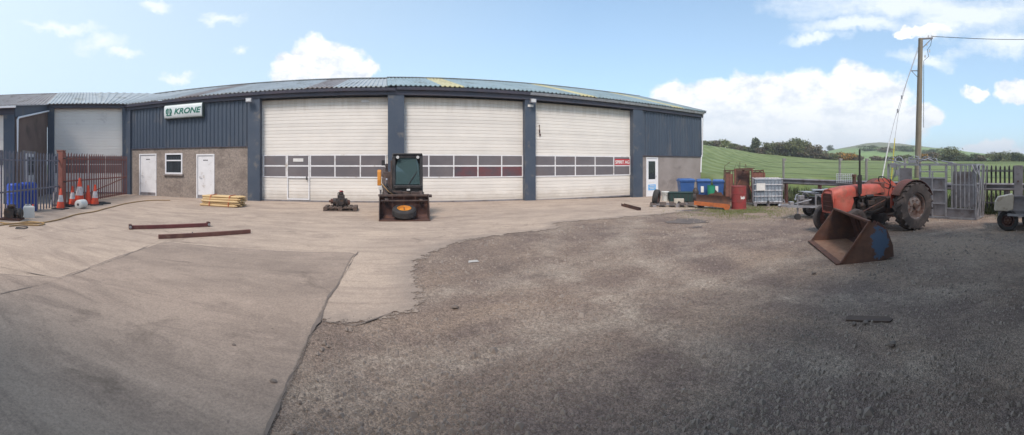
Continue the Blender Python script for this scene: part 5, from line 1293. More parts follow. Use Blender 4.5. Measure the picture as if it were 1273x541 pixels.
m = MB(); m.box((-.3, -.515, .8), (.36, .008, .3)); m.build('info_plate', 'paper', t); m = MB(); m.tube((0, -.46, .2), (0, -.6, .2), .05); m.build('valve', 'black', t)
# galvanised small trailer frame
x, y = ray(1017, 11.9); z = gz(x, y); t = thing('small_trailer', 'small silver galvanised trailer frame with loose sheets on top', 'trailer', (x, y, z), HD - .15)
fr = MB()
for sy in (-.5, .5): fr.bar((-1.2, sy, .42), (.3, sy, .42), .05, .08)
for x_ in (-1.2, -.6, 0, .3): fr.bar((x_, -.5, .42), (x_, .5, .42), .05, .06)
fr.bar((.3, -.5, .42), (1.05, -.05, .42), .05, .07); fr.bar((.3, .5, .42), (1.05, .05, .42), .05, .07)
for sy in (-.5, .5):
    fr.bar((-1.2, sy, .42), (-1.2, sy, .75), .04); fr.bar((.3, sy, .42), (.3, sy, .8), .04); fr.bar((-1.2, sy, .75), (.3, sy, .78), .04); fr.bar((-.3, sy, .42), (.2, sy, .76), .035)
fr.build('frame', 'galv', t)
m = MB(); m.bar((.95, 0, .44), (1.25, 0, .44), .08, .07); m.ball((1.27, 0, .44), .06); m.tube((1.1, 0, .5), (1.14, 0, .62), .02); m.build('coupling', 'galv', t)
m = MB(); m.tube((.75, .16, .62), (.75, .16, .14), .028); jw = m.build('jockey_leg', 'galv', t); m = MB(); m.tube((.75, .12, .1), (.75, .2, .1), .1, .1, 16); m.build('jockey_wheel', 'tyre_dark', jw, smooth=True)
for sy in (-.62, .62): wheel_part(t, (.05, sy, .22), .22, .13, tmat='tyre_dark', rmat='galv', n=24, rim_r=.6)
m = MB()
for k in range(5): m.box((-.15 + random.uniform(-.2, .3), random.uniform(-.15, .15), .77 + k * .03), (random.uniform(.4, 1.0), random.uniform(.4, .8), .012), R=Matrix.Rotation(random.uniform(-.2, .2), 3, 'Y') @ Matrix.Rotation(random.uniform(-.5, .5), 3, 'Z'))
m.build('load_sheet', 'galv', t)
m = MB(); m.b2(-1.1, .2, -.42, .42, .47, .66); m.build('deck_box', 'black', t)
m = MB(); m.box((.5, .0, .55), (.3, .25, .16)); m.box((.62, .1, .68), (.16, .2, .12)); m.box((.4, -.15, .66), (.1, .16, .2)); m.tube((.3, -.3, .5), (.75, -.1, .62), .03); m.tube((.35, .3, .62), (.8, .12, .5), .025); m.path([(.3, 0, .6), (.45, -.2, .8), (.7, -.1, .74), (.8, .1, .6)], .018); m.box((.9, 0, .5), (.12, .2, .1)); m.build('winch', 'galv', t, bevel=.006)

# ================================================================ RIGHT BOUNDARY: rail, posts, palisade
def FP(t, s=0.0): return Vector((FL0.x + FLd.x * t + FLd.y * s, FL0.y + FLd.y * t - FLd.x * s))
def t_at(px, s=0.0):      # parameter along fence where it crosses this bearing
    a = th(px); lo, hi = -8.0, 30.0
    for _ in range(50):
        mi = (lo + hi) / 2; p = FP(mi, s)
        if math.atan2(p.x, p.y) > a: lo = mi
        else: hi = mi
    return (lo + hi) / 2
tR, tL = -6.0, t_at(938, .1)
rl = thing('crash_barrier', 'long weathered steel crash barrier along the field edge', 'barrier', (*FP(0), -.14), math.atan2(FLd.y, FLd.x))
def wbeam(x0, x1, y, z):
    m = MB(); pr = [(0, .155), (.02, .15), (.075, .11), (.075, .08), (.0, .03), (0, -.03), (.075, -.08), (.075, -.11), (.02, -.15), (0, -.155)]
    n = 1
    m.strip([(x0, y + a, z + b * .8) for a, b in pr], [(x1, y + a, z + b * .8) for a, b in pr]); m.strip([(x0, y + a - .004, z + b * .8) for a, b in pr], [(x1, y + a - .004, z + b * .8) for a, b in pr]); return m
xx = tR
while xx < tL:
    x2 = min(xx + 3.2, tL + .1)
    wbeam(xx, x2 + .04, 0.0 + (.003 if int(xx * 10) % 2 else 0), .98 + .14 * 0).build('rail_beam', 'galv_dull', rl); xx = x2
k = tR
while k < tL:
    m = MB(); m.b2(k - .06, k + .06, -.16, -.04, -.1, 1.02); m.build('rail_post', 'brown_beam' if k > 3 else 'galv_dull', rl); k += 1.9
# concrete fence posts + wires of the field fence
wf = thing('wire_fence', 'thin wire fence on slim grey posts behind the barrier', 'fence', (*FP(0, 1.3), 0), math.atan2(FLd.y, FLd.x))
for px in (974, 1044, 1077, 1125):
    tt = t_at(px, 1.3); p = FP(tt, 1.3); D = p.length; z0 = terrain(p.x, p.y)
    m = MB(); m.b2(tt - .04, tt + .04, -.04, .04, z0 - .2, Zp(197, D)); m.b2(tt - .04, tt + .04, -.16, -.04, Zp(199, D) - .03, Zp(197, D)); m.build('post', 'concrete_post', wf, bevel=.005)
for k, z in enumerate((1.1, 1.4, 1.65)):
    m = MB(); m.path([(-2, 0, z), (3, .0, z - .02), (8, 0, z + .02), (15, 0, z + .08)], .006, 5); m.build('strand', 'wire', wf)
# palisade right
ta, tb = t_at(1208, .35), -6.0
a, b = FP(tb, .45), FP(ta, .45)
palisade('palisade_fence', 'dark steel palisade fence behind the barrier at far right', 'fence', a, b, 1.70, .155, 'fence_dark', rails=(.4, 1.5), posts=(2.4, 5.0), z=-.14)
p = FP(t_at(1266, -.5), -.5)
t = thing('steel_post', 'broad flat grey steel post standing at the far right edge', 'post', (p.x, p.y, -.14), math.atan2(FLd.y, FLd.x))
m = MB(); m.b2(-.13, .13, -.05, .05, -.1, 1.7); m.build('post_body', 'galv_dull', t, bevel=.006); m = MB(); m.b2(-.17, .17, -.1, .1, -.02, .015); m.build('base_plate', 'galv_dull', t)
m = MB(); m.tube((0, .05, 1.2), (0, .09, 1.2), .025); m.build('bolt', 'rust_dark', t)
# perforated white board on the rail
tt = t_at(1047, -.3); p = FP(tt, -.12)
t = thing('slatted_panel', 'white perforated plastic panel hung on the barrier behind the tractor', 'panel', (p.x, p.y, .86), math.atan2(-FLd.y, -FLd.x))
m = MB(); nx, nz, W_, H_ = 9, 5, .78, .36
for i in range(nx + 1): m.bar((-W_ / 2 + i * W_ / nx, 0, 0), (-W_ / 2 + i * W_ / nx, 0, H_), .012, .03, up=(0, 1, 0))
for j in range(nz + 1): m.bar((-W_ / 2, -.014, j * H_ / nz), (W_ / 2, -.022, j * H_ / nz), .012, .032, up=(0, 1, 0))
m.build('panel_grid', 'white', t)
t = thing('fire_hydrant_pipe', 'short rusty pipe stub beside the white perforated panel', 'pipe', (*FP(t_at(1062, -.3), -.3), -.14))
m = MB(); m.tube((0, 0, 0), (0, 0, 1.28), .07, .07, 12); m.box((0, 0, 1.3), (.2, .12, .1)); m.build('pipe_body', 'rust', t)

# ================================================================ CATTLE CRUSH
ca, cb_ = Vector((11.5, .12)), Vector((12.35, 3.05)); L = (cb_ - ca).length
cc = (ca + cb_) / 2
cr = thing('cattle_crush', 'galvanised cattle crush with barred gates and head yoke levers', 'cattle crush', (cc.x, cc.y, -.14), math.atan2(cb_.y - ca.y, cb_.x - ca.x))
# local: +x toward far-left end, near side is +y (viewer is toward -X world)  width .8 behind
hx = L / 2; yn, yf = .0, -.78
def tubes(lst, r, name, mat='galv'):
    m = MB(); [m.tube(a, b, r, r, 8) for a, b in lst]; return m.build(name, mat, cr, smooth=True)
def bars(lst, w, name, mat='galv', h=None):
    m = MB(); [m.bar(a, b, w, h) for a, b in lst]; return m.build(name, mat, cr)
for y in (yn, yf):
    bars([((-hx, y, .06), (hx, y, .06)), ((-hx, y, 1.72), (hx, y, 1.72))], .06, 'frame_rail')
    for x_ in (-hx, -.55, .35, hx): bars([((x_, y, .05), (x_, y, 1.75))], .06, 'frame_post')
bars([((x_, yn, z_), (x_, yf, z_)) for x_ in (-hx, -.55, .35, hx) for z_ in (.06, 1.72)], .05, 'cross_member')
m = MB(); m.b2(-.52, .32, yn - .005, yn + .01, .12, 1.3); m.b2(.38, hx - .05, yn - .005, yn + .01, .12, .85); m.build('side_sheet', 'galv_dull', cr)
bars([((-.52, yn + .03, z_), (.32, yn + .03, z_)) for z_ in (.5, .92, 1.3, 1.5)] + [((-.1, yn + .035, .1), (-.1, yn + .035, 1.5))], .04, 'gate_rail')
for i in range(6): tubes([((-hx + .08 + i * .14, yn + .01, .36), (-hx + .08 + i * .14, yn + .01, 1.7))], .022, 'vertical_bar')
for i in range(5): tubes([((-hx + .12 + i * .15, yf, .1), (-hx + .12 + i * .15, yf, 1.7))], .02, 'vertical_bar')
m = MB(); m.b2(-hx + .03, -.58, yn - .005, yn + .008, .1, .34); m.build('kick_sheet', 'galv_dull', cr)
m = MB(); m.b2(-hx + .2, -.6, yf + .3, yf + .32, .35, 1.5); m.build('back_sheet', 'galv_dull', cr)
bars([((-hx, yn + .01, .36), (-.55, yn + .01, .36)), ((-hx, yn + .01, 1.1), (-.55, yn + .01, 1.1))], .035, 'gate_rail')
# slanted yoke at the right end
for k, (y0_, y1_) in enumerate(((-.1, -.3), (-.3, -.42), (-.5, -.42), (-.7, -.55))): tubes([((-hx - .03, y0_, .1), (-hx - .03 - .06 * k, y1_, 1.7))], .022, 'yoke_bar')
m = MB(); m.path([(-hx - .02, .05, 1.7), (-hx - .14, .02, 1.3), (-hx - .17, 0, .9), (-hx - .1, 0, .5), (-hx - .02, .02, .12)], .024); m.path([(-hx + .12, .06, 1.72), (-hx - .02, .06, 1.45), (-hx - .07, .06, .9), (-hx, .06, .3)], .02); m.build('yoke_bow', 'galv', cr, smooth=True)
# overhead levers and scroll work
m = MB()
def arc(cx_, cz, r, a0, a1, y, rr=.018, n=10): m.path([(cx_ + r * cos(a0 + (a1 - a0) * i / n), y, cz + r * sin(a0 + (a1 - a0) * i / n)) for i in range(n + 1)], rr, 6)
arc(hx - .12, 1.82, .16, 0, PI, .0); arc(hx - .3, 1.84, .14, .2, PI, -.2); arc(.55, 1.8, .2, .3, PI - .2, 0); arc(.25, 1.82, .17, 0, PI, -.3); arc(-.15, 1.82, .1, 0, PI, 0)
for a, b in (((.1, 0, 1.86), (.75, 0, 1.95)), ((.0, -.1, 1.95), (.5, -.1, 1.8)), ((.85, 0, 1.74), (hx, 0, 1.9)), ((-.3, 0, 1.75), (.1, 0, 1.92)), ((-.9, 0, 1.74), (-.4, 0, 1.84)), ((.4, 0, 1.72), (.4, 0, 2.0)), ((.75, 0, 1.72), (.75, 0, 1.98)), ((hx - .25, 0, 1.3), (hx - .25, 0, 1.95)), ((hx - .1, -.1, 1.2), (hx - .32, -.1, 1.75))): m.tube(a, b, .02, .02, 7)
m.build('lever_linkage', 'galv', cr, smooth=True)
m = MB(); m.box((.62, 0, 1.82), (.26, .1, .12)); m.box((hx - .2, -.02, 1.7), (.18, .14, .16)); m.box((hx - .35, 0, 1.45), (.1, .1, .2)); m.box((-.7, 0, 1.78), (.12, .08, .06)); m.build('latch_box', 'galv', cr, bevel=.008)
m = MB(); m.b2(hx - .5, hx - .04, yf, yf + .02, .1, 1.6); m.build('end_panel', 'galv_dull', cr)

# ================================================================ RIGHT TRAILER
tx, ty, tz = at(1242, 287.5)
tl = thing('flat_trailer', 'dusty flat trailer with cream mudguard box at the right edge', 'trailer', (tx, ty, tz), math.radians(-88))
# local +x heads off frame to the right (world -y), +y to world +x
m = MB(); m.bar((-.02, .0, .46), (4.2, .0, .46), .06, .12); m.bar((-.02, 1.3, .46), (4.2, 1.3, .46), .06, .12)
for k in range(6): m.bar((.1 + k * .8, 0, .46), (.1 + k * .8, 1.3, .46), .06, .08)
m.build('chassis', 'galv_dull', tl)
m = MB(); [m.b2(.05, 4.2, .0 + i * .22, .2 + i * .22, .53, .56) for i in range(6)]; m.build('deck', 'wood_old', tl)
m = MB(); m.b2(.25, 4.2, -.05, -.01, .5, .86); m.bar((.25, -.06, .86), (4.2, -.06, .86), .05, .04); [m.bar((.3 + k * .6, -.06, .5), (.3 + k * .6, -.06, .86), .04, .03) for k in range(6)]; m.build('side_board', 'galv_dull', tl)
m = MB(); m.bar((.6, -.12, .52), (1.6, -.2, .40), .08, .05); m.bar((.2, -.1, .42), (1.2, -.12, .36), .05, .06); m.build('ramp', 'galv', tl)
m = MB(); m.prism([(-.12, .52), (-.1, .74), (-.02, .86), (.34, .93), (.36, .88), (.34, .54), (.2, .50)], .24, T(0, .14, 0) @ AX); m.build('mudguard', 'plastic_cream', tl, bevel=.02)
wheel_part(tl, (.22, .04, .27), .27, .2, tmat='tyre_dark', rmat='rust_dark', n=24, rim_r=.6)
wheel_part(tl, (.85, .04, .27), .27, .2, tmat='tyre_dark', rmat='rust_dark', n=24, rim_r=.6)

# ================================================================ UTILITY POLE
px_, D_ = 1140.5, 17.0; x, y = ray(px_, D_); z0 = terrain(x, y)
top = RZ(1144.5, 48, 17.0)
up = thing('utility_pole', 'tall leaning timber electricity pole behind the cattle crush', 'pole', (x, y, z0))
b_ = Vector((0, 0, -.3)); t_ = top - Vector((x, y, z0))
m = MB(); m.tube(b_, t_, .155, .105, 16); m.build('pole_shaft', 'pole', up, smooth=True)
er = Vector((cos(th(1143)), -sin(th(1143)), 0))
m = MB(); m.bar(t_ + er * -.1 + Vector((0, 0, -.02)), t_ + er * .55 + Vector((0, 0, .02)), .06, .06); m.bar(t_ + er * .1 + Vector((0, 0, -.4)), t_ + er * .5 + Vector((0, 0, 0)), .03, .03); m.build('cross_arm', 'galv_dull', up)
for k, (dx, dz) in enumerate(((.35, .08), (.5, .08), (.28, -.25), (.4, -.55), (.2, -.8))):
    m = MB(); c_ = t_ + er * dx + Vector((0, 0, dz)); m.lathe([(0, -.06), (.035, -.05), (.02, -.02), (.04, .0), (.02, .02), (.035, .05), (0, .06)], 10, T(*c_)); m.build('insulator', 'white', up, smooth=True)
m = MB(); m.path([t_ + er * .5, t_ + er * .45 + Vector((0, 0, -.3)), t_ + er * .3 + Vector((0, 0, -.5)), t_ + er * .36 + Vector((0, 0, -.8)), t_ + er * .14 + Vector((0, 0, -1.0)), t_ + er * .13 + Vector((0, 0, -4))], .012, 6); m.build('drop_cable', 'wire', up)
s1 = RZ(1143.5, 88, 17) - Vector((x, y, z0)); m = MB(); m.bar(s1, s1 - er * .42, .035); m.bar(s1 - er * .38, s1 + Vector((0, 0, -.4)), .025); m.build('stay_bracket', 'galv_dull', up)
w1 = RZ(1330, 48, 17.6); w0 = top + er * .5 + Vector((0, 0, .1))
tag(MB().path([w0.lerp(w1, k / 10) + Vector((0, 0, -.18 * sin(PI * k / 10))) for k in range(11)], .013, 6).build('overhead_wire', 'wire'), 'thin overhead wire running right from the pole top', 'wire')
# stays: white guard and yellow guard
def stay(name, label, g0_, g1_, mat, pxs, bob=None):
    D0 = 16.0; t = thing(name, label, 'stay wire', (0, 0, 0))
    a = RZ(*g0_, D0); b = RZ(*g1_, D0 + .15); t.location = a
    m = MB(); m.tube((0, 0, -.3), b - a, .028 if mat == 'white' else .02, None, 8); m.build('guard_tube', mat, t)
    pts = [b - a] + [RZ(px, py, D0 + .15 + .85 * f) - a for px, py, f in pxs]
    m = MB(); m.path(pts, .012, 6); m.build('stay_cable', 'stay', t)
    if bob:
        for c_ in bob:
            m = MB(); q = RZ(*c_, 16.4) - a; m.tube(q + Vector((0, 0, -.08)), q + Vector((0, 0, .08)), .04, .04, 8); m.build('stay_insulator', 'galv', t)
stay('stay_wire', 'pole stay with a thick white guard tube at its foot', (1094, 226), (1105.5, 176), 'white', [(1112, 150, .3), (1121, 120, .6), (1143.5, 52, 1)], [(1116, 138), (1121, 121)])
stay('stay_wire', 'pole stay with a slim yellow guard tube at its foot', (1107, 226), (1112.5, 172), 'yellow', [(1117, 140, .4), (1127, 103, .7), (1143.5, 56, 1)])

# ================================================================ HILL TREES AND HEDGES
def crown_mesh(w, h, lobes, n, leaf, seed):
    rnd = random.Random(seed); m = MB(); L = []
    for i in range(lobes):
        a = rnd.uniform(0, 2 * PI); rr = rnd.uniform(0, .32) * w
        L.append((Vector((rr * cos(a), rr * sin(a) * .8, h * rnd.uniform(.16, .8))), w * rnd.uniform(.17, .3), h * rnd.uniform(.16, .26)))
    for i in range(n):
        c, rw, rh = L[rnd.randrange(lobes)]
        d = Vector((rnd.gauss(0, 1), rnd.gauss(0, 1), rnd.gauss(0, 1))).normalized() * (rnd.random() ** .4) * rnd.uniform(.8, 1.15)
        p = c + Vector((d.x * rw, d.y * rw, d.z * rh)); s = leaf * rnd.uniform(.6, 1.5)
        if p.z < .05: p.z = rnd.uniform(.05, .5)
        u = Vector((rnd.gauss(0, 1), rnd.gauss(0, 1), rnd.gauss(0, .7))).normalized(); v = u.cross(Vector((rnd.gauss(0, 1), rnd.gauss(0, 1), rnd.gauss(0, 1)))).normalized()
        m.add([p - u * s, p + v * s * .7, p + u * s, p - v * s * .6], [(0, 1, 2, 3)])
    return m
def bush(px, r, w, h, mat, label, name='hedge_bush', cat='bush', group=None, seed=0, n=900, leaf=.16, lobes=7, trunk=.3, sink=.45):
    x, y = ray(px, r); z = terrain(x, y) - sink
    t = thing(name, label, cat, (x, y, z), random.uniform(0, 6), group); h += sink * .8
    crown_mesh(w, h, lobes, n, leaf, seed).build('crown', mat, t, recalc=False)
    m = MB(); m.tube((0, 0, -.2), (.05, 0, h * trunk), .05 * h * .5 + .04, .03 * h * .5 + .02, 8)
    for k in range(4):
        a = k * 1.6 + seed; m.tube((.05, 0, h * trunk * .8), (.25 * w * cos(a), .25 * w * sin(a), h * .62), .03, .012, 5)
    m.build('trunk', 'bark', t); return t
R1 = 71
pos_words = {}
hedge = [ # px, r, width m, height m, mat, label
    (878, 75, 4, 1.3, 'leaf_olive', 'thin bush on the skyline just right of the building corner'),
    (891, 76, 3.2, 1.7, 'leaf_brown', 'ragged brown bush left of the pale bush on the skyline'),
    (901, 78, 7, 2.3, 'leaf_spring', 'pale yellow green bush above the rusty cage on the skyline'),
    (912, 76, 4, 1.6, 'leaf_olive', 'low bush at the right end of the pale skyline bush'),
    (920, 74, 3.5, 1.3, 'leaf_brown', 'small low bush midway to the lone tree'),
    (929, 73, 3, 1.3, 'leaf_olive', 'small bush just left of the lone round tree'),
    (938.5, 72, 3.4, 3.8, 'leaf_dark', 'lone upright dark tree on the field edge'),
    (948, 71, 4.2, 2.3, 'leaf_brown', 'brown bush just right of the lone tree'),
    (957, 71, 5, 2.8, 'leaf_olive', 'olive bush at the start of the big clump'),
    (966, 72, 6, 3.2, 'leaf_olive', 'broad olive bush in the left half of the clump'),
    (975, 71, 5.2, 3.3, 'leaf_brown', 'brownish bush next to the tallest tree'),
    (984, 71, 6, 4.2, 'leaf_olive', 'left shoulder tree of the tallest clump'),
    (991, 72, 6.5, 4.8, 'leaf_dark', 'tallest dark rounded tree of the hedge'),
    (1000, 71, 6, 4.1, 'leaf_olive', 'right shoulder tree of the tallest clump'),
    (1009, 70, 5, 3.0, 'leaf_brown', 'brown bush sloping down from the tallest clump'),
    (1018, 70, 4.6, 2.2, 'leaf_brown', 'reddish brown bush at the tail of the hedge'),
    (1027, 70, 4.2, 1.6, 'leaf_brown', 'low brown bush left of the gorse'),
    (1036, 70, 4, 1.5, 'leaf_olive', 'low green bush touching the gorse'),
    (1047, 71, 4.8, 1.9, 'gorse', 'left gorse bush with orange yellow flowers above the tractor nose'),
    (1058, 72, 5.2, 2.0, 'gorse', 'right gorse bush with orange yellow flowers above the exhaust pipe'),
    (1068, 72, 3.8, 1.3, 'leaf_brown', 'low brown bush right of the gorse pair'),
    (1090, 73, 4.2, 1.3, 'leaf_brown', 'low brown bush left of the white stay'),
    (1103, 73, 4, 1.2, 'leaf_olive', 'low bush between the two stay wires'),
    (1118, 74, 4, 1.4, 'leaf_brown', 'low brown bush right of the yellow stay'),
    (1130, 74, 4, 1.6, 'leaf_olive', 'small bush close left of the pole'),
    (1147, 74, 4.6, 2.0, 'gorse', 'gorse bush with orange flowers just right of the pole'),
    (1160, 76, 5.6, 2.4, 'leaf_brown', 'brown bush left of the big round tree'),
    (1176, 78, 8.6, 3.9, 'leaf_olive', 'big rounded olive tree above the cattle crush'),
    (1187, 78, 6.6, 3.0, 'leaf_olive', 'right half of the rounded trees above the crush'),
    (1199, 76, 5.6, 2.3, 'leaf_dark', 'dark bush above the right end of the crush'),
    (1211, 75, 5.2, 2.2, 'leaf_dark', 'dark bush at the left end of the palisade treeline'),
    (1223, 74, 5.2, 1.9, 'leaf_brown', 'brown bush in the treeline below the small cloud'),
    (1234, 74, 6, 2.5, 'leaf_olive', 'olive bush in the treeline above the cream mudguard'),
    (1245, 74, 6, 2.6, 'leaf_olive', 'spreading olive bush in the treeline left of the steel post'),
    (1257, 75, 6, 2.4, 'leaf_dark', 'dark bush in the treeline above the steel post'),
    (1268, 75, 6, 2.6, 'leaf_dark', 'dark bush at the far right edge'),
]
for i, (px, r, w, h, mt, lb) in enumerate(hedge):
    big = h > 2.9
    bush(px, r, w * .9, h * .86, mt, lb, name='hill_tree' if big else 'hedge_bush', cat='tree' if big else 'bush', group='trees and bushes along the field edge', seed=i + 3, n=2600 if big else 1600, leaf=.15 if big else .125, lobes=13 if big else 11)
for i, (px, r, w, h, mt, lb) in enumerate(((1031, 228, 7, 4.2, 'leaf_dark', 'tiny lone tree on the far skyline'), (1080, 165, 14, 2.6, 'leaf_dark', 'dark thicket on the left flank of the far hill'), (1100, 150, 14, 2.2, 'leaf_brown', 'brown thicket on the middle of the far hill'), (1124, 160, 14, 2.6, 'leaf_dark', 'dark thicket on the right flank of the far hill'), (1155, 150, 12, 2.6, 'leaf_dark', 'dark bushes low on the far hill beside the pole'))):
    bush(px, r, w, h, mt, lb, name='hill_tree', cat='tree', group='far hill thickets', seed=60 + i, n=1200, leaf=.24, lobes=10)
# ================================================================ UNSEEN SHED ADDED BEHIND THE VIEWPOINT TO SHADE THE NEAR GROUND
sh = thing('added_shade_shed', 'unseen shed added behind the viewpoint to shade the near ground', 'shed', (0, -1.5, 0))
m = MB(); m.b2(-6.4, 7.5, -6, 0, -.3, 5.5); m.build('shade_shed_wall', 'block', sh)
m = MB(); m.add([(-6.5, .05, 5.52), (7.6, .05, 5.52), (7.6, -3, 6.5), (-6.5, -3, 6.5)], [(0, 1, 2, 3)]); m.add([(-6.5, -3, 6.5), (7.6, -3, 6.5), (7.6, -6.1, 5.52), (-6.5, -6.1, 5.52)], [(0, 1, 2, 3)]); m.add([(-6.4, 0, 5.5), (-6.4, -6, 5.5), (-6.4, -3, 6.46)], [(0, 1, 2)]); m.add([(7.5, 0, 5.5), (7.5, -6, 5.5), (7.5, -3, 6.46)], [(0, 1, 2)]); m.build('shade_shed_roof', 'roof_brown', sh)
# ================================================================ WORLD: Nishita sky with procedural clouds
SUN_AZ, SUN_EL = math.radians(-152), math.radians(50)     # azimuth measured from +Y toward +X
w = bpy.data.worlds.new('World'); sc.world = w; w.use_nodes = True
nt = w.node_tree; nt.nodes.clear()
out = N(nt, 'ShaderNodeOutputWorld'); bg = N(nt, 'ShaderNodeBackground'); bg.inputs['Strength'].default_value = .1
nt.links.new(bg.outputs[0], out.inputs[0])
sky = N(nt, 'ShaderNodeTexSky', sky_type='NISHITA'); sky.sun_disc = False
sky.sun_elevation = SUN_EL; sky.sun_rotation = SUN_AZ; sky.air_density = 1.0; sky.dust_density = 1.2; sky.ozone_density = 1.2; sky.altitude = 100
tc = N(nt, 'ShaderNodeTexCoord'); sp_ = N(nt, 'ShaderNodeSeparateXYZ'); nt.links.new(tc.outputs['Generated'], sp_.inputs[0])
X_, Y_, Z_ = sp_.outputs
hyp = math_n(nt, 'MAXIMUM', math_n(nt, 'SQRT', math_n(nt, 'ADD', math_n(nt, 'MULTIPLY', X_, X_), math_n(nt, 'MULTIPLY', Y_, Y_))), .02)
U_ = math_n(nt, 'ARCTAN2', X_, Y_); V_ = math_n(nt, 'DIVIDE', Z_, hyp)
cmb = N(nt, 'ShaderNodeCombineXYZ'); nt.links.new(U_, cmb.inputs[0]); nt.links.new(V_, cmb.inputs[1])
UV = cmb.outputs[0]
def vec(op, a, b):
    n = N(nt, 'ShaderNodeVectorMath', operation=op)
    for i, q in ((0, a), (1, b)):
        if q is None: continue
        if isinstance(q, tuple): n.inputs[i].default_value = q
        else: nt.links.new(q, n.inputs[i])
    return n
def wnoise(scale, detail, rough, vscale=(1, 1, 1)):
    mp = vec('MULTIPLY', UV, vscale); n = N(nt, 'ShaderNodeTexNoise'); n.inputs['Scale'].default_value = scale; n.inputs['Detail'].default_value = detail; n.inputs['Roughness'].default_value = rough
    nt.links.new(mp.outputs[0], n.inputs['Vector']); return n
def warped(amp, scale, detail=6, rough=.62):
    n = wnoise(scale, detail, rough); c_ = vec('SUBTRACT', n.outputs['Color'], (.5, .5, .5)); s_ = vec('MULTIPLY', c_.outputs[0], (amp, amp, 0))
    return vec('ADD', UV, s_.outputs[0]).outputs[0]
def blobs(uv, lst):
    acc = None
    for (px, py, rx, ry) in lst:
        u, v = (px - PX0) / F, (PY0 - py) / F; a, b = rx / F, ry / F
        s_ = vec('SUBTRACT', uv, (u, v, 0)); m_ = vec('MULTIPLY', s_.outputs[0], (1 / a, 1 / b, 0)); L_ = vec('LENGTH', m_.outputs[0], None).outputs['Value']
        e = math_n(nt, 'SUBTRACT', 1.0, L_)
        acc = e if acc is None else math_n(nt, 'MAXIMUM', acc, e)
    return acc
cum_uv = warped(.105, 11, 7, .6)
cum = blobs(cum_uv, [(365, 88, 32, 22), (395, 72, 36, 32), (425, 82, 38, 30), (452, 85, 18, 22),
                     (842, 124, 36, 28), (885, 128, 40, 36), (925, 125, 46, 38), (975, 118, 48, 38), (1015, 125, 50, 40), (1062, 115, 44, 38), (1096, 122, 40, 38), (1145, 145, 30, 22), (1000, 160, 150, 38), (900, 165, 90, 32), (1090, 160, 70, 30),
                     (1215, 113, 20, 9), (1262, 113, 26, 18), (1228, 188, 36, 14), (1255, 196, 34, 10), (1126, 44, 20, 9), (1158, 41, 22, 9), (1160, 148, 12, 18),
                     (1500, 120, 90, 50), (1700, 100, 110, 60), (-250, 120, 120, 50), (-500, 90, 140, 70)])
cumA = mrange(nt, math_n(nt, 'ADD', cum, math_n(nt, 'MULTIPLY', math_n(nt, 'SUBTRACT', wnoise(26, 6, .7).outputs[0], .5), .35)), -.02, .24)
wis_uv = warped(.16, 6, 8, .68)
wis = blobs(wis_uv, [(1110, 5, 160, 26), (1200, 20, 110, 34), (1060, 30, 90, 14), (1010, 45, 50, 10), (1250, 55, 60, 22), (1160, 70, 60, 14), (128, 50, 34, 20), (150, 68, 24, 9), (225, 90, 30, 8), (275, 18, 34, 9), (190, 5, 24, 9), (307, 60, 12, 9), (70, 30, 60, 10), (600, -180, 400, 120), (1000, -260, 300, 120)])
tex = wnoise(7, 8, .7, (1, 2.2, 1)).outputs[0]
wisA = mrange(nt, math_n(nt, 'ADD', wis, math_n(nt, 'MULTIPLY', math_n(nt, 'SUBTRACT', tex, .5), 1.5)), .0, .75, 0, .8)
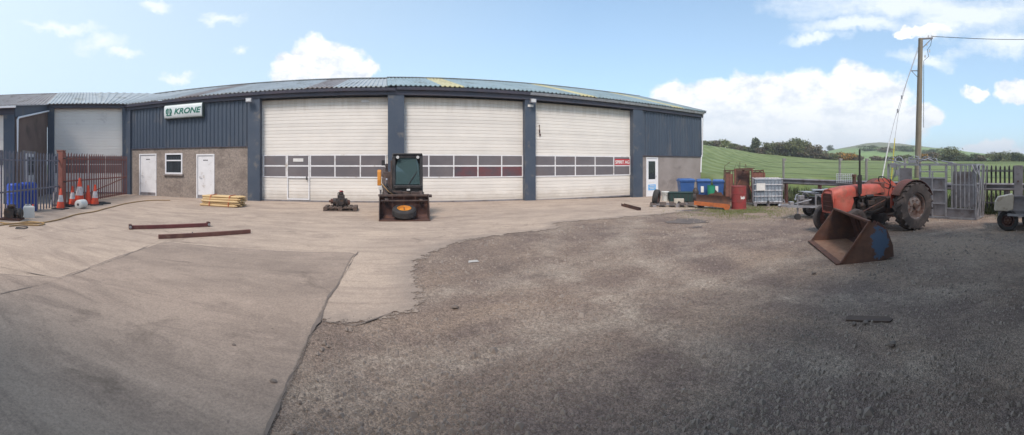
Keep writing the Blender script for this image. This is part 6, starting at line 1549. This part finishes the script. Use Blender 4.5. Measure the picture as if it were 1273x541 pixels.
# sky colour: Nishita made paler toward the horizon and toward the hazy left
vt = mrange(nt, V_, 0, .5); left = mrange(nt, U_, -1.15, .5, .9, 0.0)
skc = vec('MULTIPLY', sky.outputs[0], (1.0, 1.36, 1.52)).outputs[0]
hazy = mixc(nt, left, skc, (6.6, 7.6, 8.3))
ramp = mrange(nt, V_, .0, .45, .62, .32)
hazy = mixc(nt, ramp, hazy, (5.7, 7.3, 8.6))
shade = mrange(nt, wnoise(13, 7, .65, (1, 1.5, 1)).outputs[0], .36, .56)
ccol = mixc(nt, shade, (6.3, 6.7, 7.3), (9.3, 9.2, 9.1))
lowc = mrange(nt, V_, .03, .2); ccol = mixc(nt, lowc, (6.6, 7.0, 7.5), ccol)
col = mixc(nt, wisA, hazy, (7.9, 8.3, 8.7)); col = mixc(nt, math_n(nt, 'MULTIPLY', cumA, .93), col, ccol)
nt.links.new(col, bg.inputs['Color'])

# ---------------------------------------------------------------- thin summer haze
hz = MB(); hz.b2(-1000, 1000, -1000, 1000, -40, 34)
hm = bpy.data.materials.new('haze'); hm.use_nodes = True; hn = hm.node_tree; hn.nodes.clear()
ho = N(hn, 'ShaderNodeOutputMaterial'); hp = N(hn, 'ShaderNodeVolumePrincipled'); hp.inputs['Color'].default_value = (.86, .91, 1, 1); hp.inputs['Density'].default_value = .0012
hn.links.new(hp.outputs[0], ho.inputs['Volume'])
tag(hz.build('haze', hm), 'thin pale haze hanging over the yard and the hills', 'haze', kind='stuff')
# ---------------------------------------------------------------- sun
ld_ = bpy.data.lights.new('sun', 'SUN'); ld_.energy = 2.6; ld_.angle = math.radians(16); ld_.color = (1.0, .89, .80)
so = bpy.data.objects.new('sun', ld_); COL.objects.link(so)
sd = Vector((cos(SUN_EL) * sin(SUN_AZ), cos(SUN_EL) * cos(SUN_AZ), sin(SUN_EL)))
so.rotation_euler = sd.to_track_quat('Z', 'Y').to_euler(); so.location = sd * 50

# ---------------------------------------------------------------- camera
cam = bpy.data.cameras.new('camera'); cam.type = 'PANO'; cam.panorama_type = 'CENTRAL_CYLINDRICAL'
half = 1273 / 2 / F
cam.central_cylindrical_range_u_min = -half; cam.central_cylindrical_range_u_max = half
cam.central_cylindrical_range_v_min = -(541 - PY0) / F; cam.central_cylindrical_range_v_max = PY0 / F
cam.central_cylindrical_radius = 1.0; cam.clip_start = .05; cam.clip_end = 3000
co = bpy.data.objects.new('camera', cam); COL.objects.link(co); co.location = (0, 0, CAMH)
co.rotation_euler = (PI / 2, 0, -th(636.5)); sc.camera = co
sc.view_settings.view_transform = 'Standard'; sc.view_settings.look = 'None'; sc.view_settings.exposure = 0.46; sc.view_settings.gamma = 1
sc.render.engine = 'CYCLES'; sc.cycles.use_denoising = True; sc.cycles.max_bounces = 6
